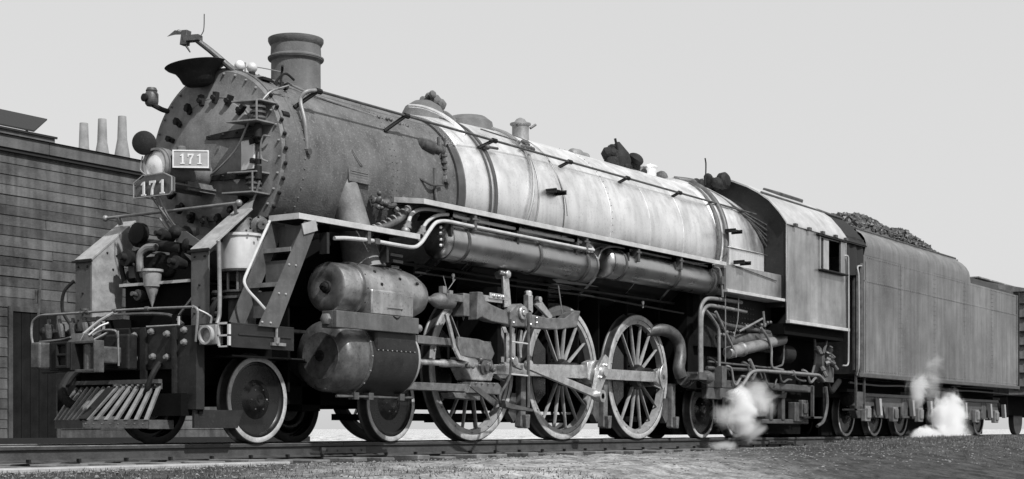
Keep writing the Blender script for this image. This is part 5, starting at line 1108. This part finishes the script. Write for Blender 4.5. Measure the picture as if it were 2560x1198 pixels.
# --- cab
def roof_z(y): 
    pts = [(0, 4.50), (.45, 4.44), (.9, 4.25), (1.2, 4.03), (1.40, 3.80), (1.52, 3.62)]
    y = abs(y)
    for (a, za), (b_, zb) in zip(pts, pts[1:]):
        if y <= b_: return za + (zb - za) * (y - a) / (b_ - a)
    return pts[-1][1]
ys_ = [-1.52, -1.46, -1.38, -1.2, -1.0, -.8, -.5, -.25, 0, .25, .5, .8, 1.0, 1.2, 1.38, 1.46, 1.52]
m = MB(); k = len(ys_)
for x, dz in ((5.98, 0), (8.75, 0)):
    for t in (0, -.03): m.v += [(x, y, roof_z(y) + t) for y in ys_]
for i in range(k - 1):
    m.f += [(i, i + 1, 2 * k + i + 1, 2 * k + i), (k + i, 3 * k + i, 3 * k + i + 1, k + i + 1), (i, k + i, k + i + 1, i + 1), (2 * k + i, 2 * k + i + 1, 3 * k + i + 1, 3 * k + i)]; m.mi += [0] * 4
m.f += [(0, 2 * k, 3 * k, k), (k - 1, 2 * k - 1, 4 * k - 1, 3 * k - 1)]; m.mi += [0, 0]
cr_ = B('cab_roof', 'cabtop', m, ang=50)
m = MB()
for x, dz in ((8.75, 0), (9.72, 0)):
    for t in (0, -.025): m.v += [(x, y, roof_z(y) - .03 + t) for y in ys_]
for i in range(k - 1):
    m.f += [(i, i + 1, 2 * k + i + 1, 2 * k + i), (k + i, 3 * k + i, 3 * k + i + 1, k + i + 1), (i, k + i, k + i + 1, i + 1), (2 * k + i, 2 * k + i + 1, 3 * k + i + 1, 3 * k + i)]; m.mi += [0] * 4
m.build('roof_extension', 'cabf', cr_, ang=50)
MB().obox((7.9, -.62, 4.375), 1.1, .34, .09, (.33, 0, 0)).build('roof_hatch', 'cast', cr_, bev=.02)
MB().tube([(6.0, -1.05, roof_z(1.05) + .02), (9.7, -1.05, roof_z(1.05))], .02, 6, smooth=False).build('roof_seam', 'cast', cr_)
m = MB()
for x in (6.3, 6.9, 7.5, 8.1, 8.6): m.obox((x, -1.54, 3.60), .10, .06, .05)
m.build('roof_rivets', 'cast', cr_, stuff=True)
fw = [(-1.5, 2.2), (-1.5, 3.62)] + [(y, roof_z(y) - .035) for y in ys_[1:-1]] + [(1.5, 3.62), (1.5, 2.2)]
B('cab_front', 'cabf', MB().plate((6.05, 0, 0), (0, 1, 0), (0, 0, 1), fw, .02), smooth=False)
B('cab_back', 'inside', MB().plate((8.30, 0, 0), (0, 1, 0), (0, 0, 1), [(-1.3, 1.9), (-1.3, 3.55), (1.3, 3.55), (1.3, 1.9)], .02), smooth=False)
# near side with window opening, far side
wx0, wx1, wz0, wz1 = 7.46, 8.56, 2.98, 3.52
cs = B('cab_side', 'cab', MB().box(6.03, wx0, -1.50, -1.485, 1.98, 3.61).box(wx1, 8.72, -1.50, -1.485, 1.98, 3.61).box(wx0, wx1, -1.50, -1.485, 1.98, wz0).box(wx0, wx1, -1.50, -1.485, wz1, 3.61), smooth=False)
MB().box(6.03, 6.05, -1.505, -1.50, 1.98, 3.6).box(8.69, 8.72, -1.508, -1.5, 1.98, 3.6).build('corner_strip', 'pale', cs, smooth=False)
MB().box(6.03, 8.76, -1.56, -1.48, 1.93, 1.985).build('sill', 'edge', cs, smooth=False, bev=.006)
wn = MB().box(wx0 - .03, wx0 + .03, -1.52, -1.48, wz0 - .02, wz1 + .02).box(wx1 - .16, wx1 + .02, -1.53, -1.49, wz0 - .02, wz1 + .02).builds('window_jamb', 'cab', cs, smooth=False, bev=.005)
MB().box(7.62, 7.86, -1.515, -1.49, wz0, wz1).build('sliding_sash', 'pale', cs, smooth=False, bev=.005)
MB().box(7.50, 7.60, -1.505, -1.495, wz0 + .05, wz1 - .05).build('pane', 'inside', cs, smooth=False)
MB().box(7.40, 8.60, -1.60, -1.48, wz0 - .05, wz0 - .02).build('arm_rest', 'iron', cs, smooth=False, bev=.01)
MB().box(7.30, 8.66, -1.56, -1.49, wz1 + .02, wz1 + .05).build('drip_rail', 'iron', cs, smooth=False)
m = MB()
for k in range(26): m.dot((6.10 + k * .1, -1.5, 2.04), (0, -1, 0), .008, .006)
for k in range(16): m.dot((6.08, -1.5, 2.1 + k * .095), (0, -1, 0), .008, .006)
m.build('rivets', 'cab', cs, stuff=True)
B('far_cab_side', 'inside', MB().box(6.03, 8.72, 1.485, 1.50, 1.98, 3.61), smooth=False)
B('cab_floor', 'soot', MB().box(6.05, 8.75, -1.45, 1.45, 1.75, 1.93).box(6.3, 8.7, -.9, .9, .5, 1.8), smooth=False)
B('cab_handrail', 'pale', MB().tube([(8.60, -1.50, 3.30), (8.66, -1.55, 3.30), (8.68, -1.56, 3.2), (8.68, -1.56, 1.38), (8.62, -1.56, 1.31), (8.45, -1.54, 1.30)], .016, 8))
# canvas curtain at the rear of the cab
m = MB(); cols = 14
for j, (zf, xo) in enumerate(((0, 0), (.5, .01), (1, 0))):
    for i in range(cols + 1):
        t = i / cols; x = 8.78 + .92 * t; bot = 2.98 + .12 * t ** 2
        m.v.append((x, -1.47 - .025 * sin(t * 16) * (.4 + zf), 3.70 + (bot - 3.70) * zf))
for j in range(2):
    for i in range(cols): m.f.append((j * 15 + i, j * 15 + i + 1, (j + 1) * 15 + i + 1, (j + 1) * 15 + i)); m.mi.append(0)
B('cab_curtain', 'canvas', m, fix=False)
m = MB()
for i in range(12): m.tube([(9.70, -1.45 + i * .26, 3.75), (9.70, -1.45 + i * .26, 2.9)], .10, 6, smooth=False) if False else None
B('rear_curtain', 'canvas', MB().box(9.68, 9.70, -1.45, 1.45, 2.3, 3.72), smooth=False)
m = MB().box(7.95, 8.5, -1.35, -1.2, 1.0, 1.5); rb2 = random.Random(33)
for k in range(9): m.lathe((7.7 + rb2.uniform(0, .7), -1.35, 1.1 + rb2.uniform(0, .5)), (rb2.uniform(-1, 1), -.5, rb2.uniform(-1, 1)), [(0, .05), (.08, .06), (.10, .04), (.2, .035)], 8)
m.tube([(7.7, -1.3, 1.9), (7.75, -1.3, 1.4), (7.6, -1.3, 1.1)], .025, 7).tube([(8.2, -1.35, 1.8), (8.0, -1.35, 1.5)], .03, 7)
B('stoker_fittings', 'cast', m)

# ================================================================== TENDER
T = thing('tender', 'big slab-sided coal tender coupled behind the engine cab', 'tender', (14.7, 0, 0))
def TB(name, m_, mb, **k): return mb.build(name, m_, T, **k)
xe = [9.62, 11.65, 13.72, 15.8, 17.9, 20.1]
for k, (a, c) in enumerate(zip(xe[:-1], xe[1:])):
    TB('side_panel', 'tend', MB().box(a, c - .006, -1.50 - .003 * (k % 2), -1.46, 1.20, 2.93), smooth=False, bev=.003)
    TB('side_panel', 'tend', MB().box(a, c - .006, -1.497 - .003 * (k % 2), -1.46, 2.936, 3.42), smooth=False, bev=.003)
m = MB()
prof = [(-1.50, 3.42), (-1.50, 3.58), (-1.49, 3.66), (-1.44, 3.76), (-1.36, 3.85), (-1.24, 3.93), (-1.22, 3.97)]
for x0, x1, fn in ((9.62, 16.25, None),):
    for y, z in prof:
        t = (z - 3.42) / .55
        m.v += [(x0 + .30 * t, y, z), (x1 - .20 * t if True else x1, y, z)]
for i in range(len(prof) - 1): m.f.append((2 * i, 2 * i + 1, 2 * i + 3, 2 * i + 2)); m.mi.append(0)
TB('coal_board', 'tend', m, ang=60, fix=False)
TB('coal_board_edge', 'cast', MB().tube([(9.9, -1.22, 3.97), (16.05, -1.22, 3.97)], .02, 6, smooth=False))
TB('tank_body', 'tend', MB().box(9.64, 20.08, -1.458, 1.49, 1.20, 3.42), smooth=False)
TB('far_coal_board', 'tend', MB().box(9.7, 16.2, 1.44, 1.49, 3.42, 3.95), smooth=False)
TB('bunker_end', 'tend', MB().box(16.1, 16.15, -1.25, 1.45, 3.42, 3.95).add([(16.25, -1.50, 3.42), (16.05, -1.22, 3.95), (16.1, -1.22, 3.42)], [(0, 1, 2)]), smooth=False)
TB('front_post', 'cast', MB().box(9.30, 9.62, -1.44, -1.40, 1.25, 3.15).lathe((9.52, -1.47, 1.2), (0, 0, 1), [(0, .05), (2.05, .05)], 10).lathe((9.34, -1.47, 1.2), (0, 0, 1), [(0, .03), (2.0, .03)], 8), smooth=False)
TB('grab_iron', 'pale', MB().tube([(9.25, -1.5, 1.15), (9.22, -1.55, 1.3), (9.22, -1.55, 3.0), (9.24, -1.52, 3.15), (9.5, -1.50, 3.2)], .016, 7))
TB('bottom_sill', 'cast', MB().box(9.3, 20.12, -1.54, -1.44, 1.12, 1.20), smooth=False, bev=.01)
TB('side_seam', 'tend', MB().box(9.66, 20.08, -1.506, -1.50, 2.92, 2.95).box(9.70, 9.76, -1.508, -1.50, 1.22, 3.3).box(19.98, 20.08, -1.508, -1.5, 1.22, 3.42), smooth=False)
TB('rear_post', 'iron', MB().box(20.08, 20.16, -1.52, -1.40, 1.1, 3.5), smooth=False)
TB('deck_hatch', 'roofm', MB().box(16.3, 20.05, -1.40, 1.40, 3.42, 3.50).lathe((18.2, 0, 3.5), (0, 0, 1), [(0, .5), (.25, .5), (.30, .4)], 24).box(16.6, 19.8, -1.1, -.9, 3.5, 3.68), smooth=False)
m = MB()
for k in range(90): m.dot((9.8 + k * .115, -1.506, 2.935), (0, -1, 0), .012, .009); m.dot((9.8 + k * .115, -1.503, 1.25), (0, -1, 0), .012, .009); m.dot((9.8 + k * .115, -1.503, 3.38), (0, -1, 0), .011, .008)
for xq in (11.60, 11.70, 13.67, 13.77, 15.75, 15.85, 17.85, 17.95):
    for k in range(22): m.dot((xq, -1.504, 1.3 + k * .095), (0, -1, 0), .010, .008)
for k in range(22): m.dot((9.73, -1.508, 1.3 + k * .09), (0, -1, 0), .008, .006)
m.build('rivets', 'tend', T, stuff=True, smooth=False)
TB('underframe', 'soot', MB().box(9.3, 20.1, -.9, .9, .75, 1.12).box(9.4, 20.0, -.06, .06, .3, .8), smooth=False)
def truck(xc, lbl):
    tt = TB('tender_truck', 'cast', MB().prism([(xc - 2.0, .60), (xc - 1.9, .84), (xc + 1.9, .84), (xc + 2.0, .60), (xc + 1.85, .36), (xc + 1.3, .36), (xc + 1.1, .60), (xc + .45, .60), (xc + .3, .36), (xc - .3, .36), (xc - .45, .60), (xc - 1.1, .60), (xc - 1.3, .36), (xc - 1.85, .36)], -1.16, -1.04).box(xc - 1.9, xc + 1.9, -1.2, -1.16, .78, .85), smooth=False, bev=.012, label=lbl)
    for dx in (-1.55, 0, 1.55):
        MB().box(xc + dx - .14, xc + dx + .14, -1.26, -1.16, .30, .60).box(xc + dx - .10, xc + dx + .10, -1.29, -1.26, .36, .56).build('journal_box', 'pipe', tt, smooth=False, bev=.02)
        w1 = copyobj(p0, T, (xc + dx - 14.7, -.82, .457)); w2 = copyobj(p0, T, (xc + dx - 14.7, .82, .457), (0, 0, pi))
        for w_ in (w1, w2): w_.name = 'tender_wheel'
    for dx in (-.78, .78):
        m = MB()
        for q in (-.12, 0, .12): m.lathe((xc + dx + q, -1.14, .42), (0, 0, 1), [(0, .05), (.36, .05)], 10)
        m.box(xc + dx - .22, xc + dx + .22, -1.2, -1.06, .38, .42); m.build('spring_nest', 'cast', tt, smooth=False)
    for dx in (-1.0, .95, 2.1): MB().prism([(xc + dx, .75), (xc + dx + .12, .75), (xc + dx + .2, .42), (xc + dx + .08, .42)], -1.28, -1.2).build('brake_hanger', 'pale', tt, smooth=False)
truck(12.05, 'front six-wheel tender truck'); truck(17.6, 'rear six-wheel tender truck')
TB('gap_shade_plate', 'soot', MB().box(9.6, 20.0, -.66, -.60, .03, .95), smooth=False)  # black plate added behind the wheels to paint the gaps dark
TB('far_truck_frame', 'soot', MB().box(9.3, 20.0, 1.04, 1.16, -.06, .90), smooth=False)
for x in (10.0, 13.0, 14.5, 15.3, 19.6): TB('brake_cylinder', 'iron', MB().lathe((x, -1.0, .72), (1, 0, 0), [(0, .06), (.03, .13), (.32, .13), (.35, .06)], 16).box(x - .1, x + .5, -1.06, -.9, .86, .92), smooth=False)
TB('brake_pipe', 'cast', MB().tube([(9.4, -1.3, 1.02), (11, -1.3, 1.0), (12.5, -1.28, 1.03), (15, -1.3, 1.0), (17, -1.3, 1.02), (20, -1.3, 1.0)], .02, 7))
TB('front_step', 'cast', MB().box(9.3, 9.75, -1.48, -1.2, .50, .53).box(9.3, 9.33, -1.48, -1.44, .5, 1.15).box(9.72, 9.75, -1.48, -1.44, .5, 1.15).box(9.34, 9.71, -1.46, -1.44, .62, .85), smooth=False)
TB('air_reservoir', 'pale', MB().lathe((13.9, -1.15, .95), (1, 0, 0), [(0, .08), (.05, .12), (2.0, .12), (2.05, .08)], 16))
# coal
cm = MB(); rb2 = random.Random(44)
def heap(x, y):
    e = min(1, max(0, (x - 9.5) / 1.0)) * min(1, max(0, (16.2 - x) / 2.2)) * min(1, max(0, (1.35 - abs(y)) / .6))
    return 3.80 + .58 * e ** .7 + .05 * sin(x * 2.3) * e
nxh, nyh = 40, 16
for j in range(nyh + 1):
    for i in range(nxh + 1):
        x = 9.75 + 6.3 * i / nxh; y = -1.2 + 2.6 * j / nyh; cm.v.append((x, y, heap(x, y) - .04))
for j in range(nyh):
    for i in range(nxh): a = j * (nxh + 1) + i; cm.f.append((a, a + 1, a + nxh + 2, a + nxh + 1)); cm.mi.append(0)
for k in range(2600):
    x = rb2.uniform(9.8, 16.0); y = rb2.uniform(-1.2, 1.3); r = rb2.uniform(.025, .085); z = heap(x, y)
    R = Matrix.Rotation(rb2.uniform(0, 6), 3, Vector((rb2.uniform(-1, 1), rb2.uniform(-1, 1), 1)).normalized())
    vs = [R @ Vector(p) * r * rb2.uniform(.7, 1.1) + Vector((x, y, z)) for p in ((1, 0, .2), (-1, .1, 0), (0, 1, 0), (.1, -1, .1), (0, .1, .9), (.1, 0, -.9))]
    cm.add(vs, [(0, 2, 4), (2, 1, 4), (1, 3, 4), (3, 0, 4), (2, 0, 5), (1, 2, 5), (3, 1, 5), (0, 3, 5)])
cl = cm.build('coal_heap', 'coal', None, org=(12.9, 0, 3.8), smooth=False, fix=False); cl.location = (12.9, 0, 3.8)
tag(cl, 'heaped lump coal filling the tender bunker', 'coal', 'stuff')

# ================================================================== STEAM
def steam_mat(name, dens, scale, lo, hi, seed):
    m = bpy.data.materials.new(name); m.use_nodes = True; n = m.node_tree.nodes; l = m.node_tree.links; n.remove(n['Principled BSDF'])
    v = n.new('ShaderNodeVolumePrincipled'); v.inputs['Color'].default_value = (.97, .97, .97, 1); v.inputs['Anisotropy'].default_value = 0.0
    tc = n.new('ShaderNodeNewGeometry'); tx = n.new('ShaderNodeTexNoise'); tx.inputs['Scale'].default_value = scale; tx.inputs['Detail'].default_value = 6; tx.inputs['Roughness'].default_value = .62; tx.inputs['Distortion'].default_value = 1.2
    l.new(tc.outputs['Position'], tx.inputs['Vector'])
    # thin out towards the edge of the plume, using its own local radius
    t2 = n.new('ShaderNodeTexCoord'); mp = n.new('ShaderNodeVectorMath'); mp.operation = 'LENGTH'; l.new(t2.outputs['Object'], mp.inputs[0])
    fa = n.new('ShaderNodeMapRange'); fa.inputs[1].default_value = 0.0; fa.inputs[2].default_value = 1.0; fa.inputs[3].default_value = 0.20; fa.inputs[4].default_value = -0.38
    l.new(mp.outputs['Value'], fa.inputs[0])
    ad = n.new('ShaderNodeMath'); ad.operation = 'ADD'; l.new(tx.outputs[0], ad.inputs[0]); l.new(fa.outputs[0], ad.inputs[1])
    mu = n.new('ShaderNodeMapRange'); mu.interpolation_type = 'SMOOTHSTEP'; mu.inputs[1].default_value = lo; mu.inputs[2].default_value = hi; mu.inputs[3].default_value = 0; mu.inputs[4].default_value = dens
    l.new(ad.outputs[0], mu.inputs[0])
    l.new(mu.outputs[0], v.inputs['Density']); l.new(v.outputs[0], n['Material Output'].inputs['Volume'])
    return m
def puff(parent, c, s, mt):
    o = MB().ball(tuple(parent.location), 1.0, 20).build('steam_puff', mt, parent, smooth=True)
    pl = parent.location; o.location = Vector(c) - pl; o.scale = s
    return o
s1 = thing('steam_plume', 'white steam jetting down beside the trailing truck', 'steam', (3.6, -1.8, -.1)); s1['kind'] = 'stuff'
sm1 = steam_mat('dense_steam', 13, 2.4, .30, .62, 1); sm2 = steam_mat('thin_steam', 3.4, 2.2, .34, .66, 2); sm3 = steam_mat('faint_steam', 1.3, 2.2, .30, .66, 3)
puff(s1, (3.76, -1.75, .40), (.52, .34, .62), sm1); puff(s1, (3.2, -1.75, .35), (.70, .28, .42), sm2); puff(s1, (4.5, -1.7, .62), (1.0, .28, .50), sm2); puff(s1, (2.75, -1.95, -.10), (.55, .35, .14), sm2); puff(s1, (4.1, -1.75, .15), (.7, .28, .30), sm2)
s2 = thing('steam_plume', 'brighter column of steam rising beside the tender trucks', 'steam', (13.6, -1.9, -.1)); s2['kind'] = 'stuff'
puff(s2, (13.5, -1.9, .35), (1.10, .45, .85), sm1); puff(s2, (13.4, -1.9, .0), (1.5, .45, .34), sm1); puff(s2, (12.1, -1.85, .02), (1.0, .36, .24), sm1); puff(s2, (12.9, -1.75, 1.15), (.55, .28, .95), sm3); puff(s2, (11.9, -1.75, .95), (.9, .28, .5), sm2); puff(s2, (14.6, -1.8, .1), (.9, .3, .3), sm2)
# tidy helper property
for o in bpy.data.objects:
    if '_o' in o: del o['_o']
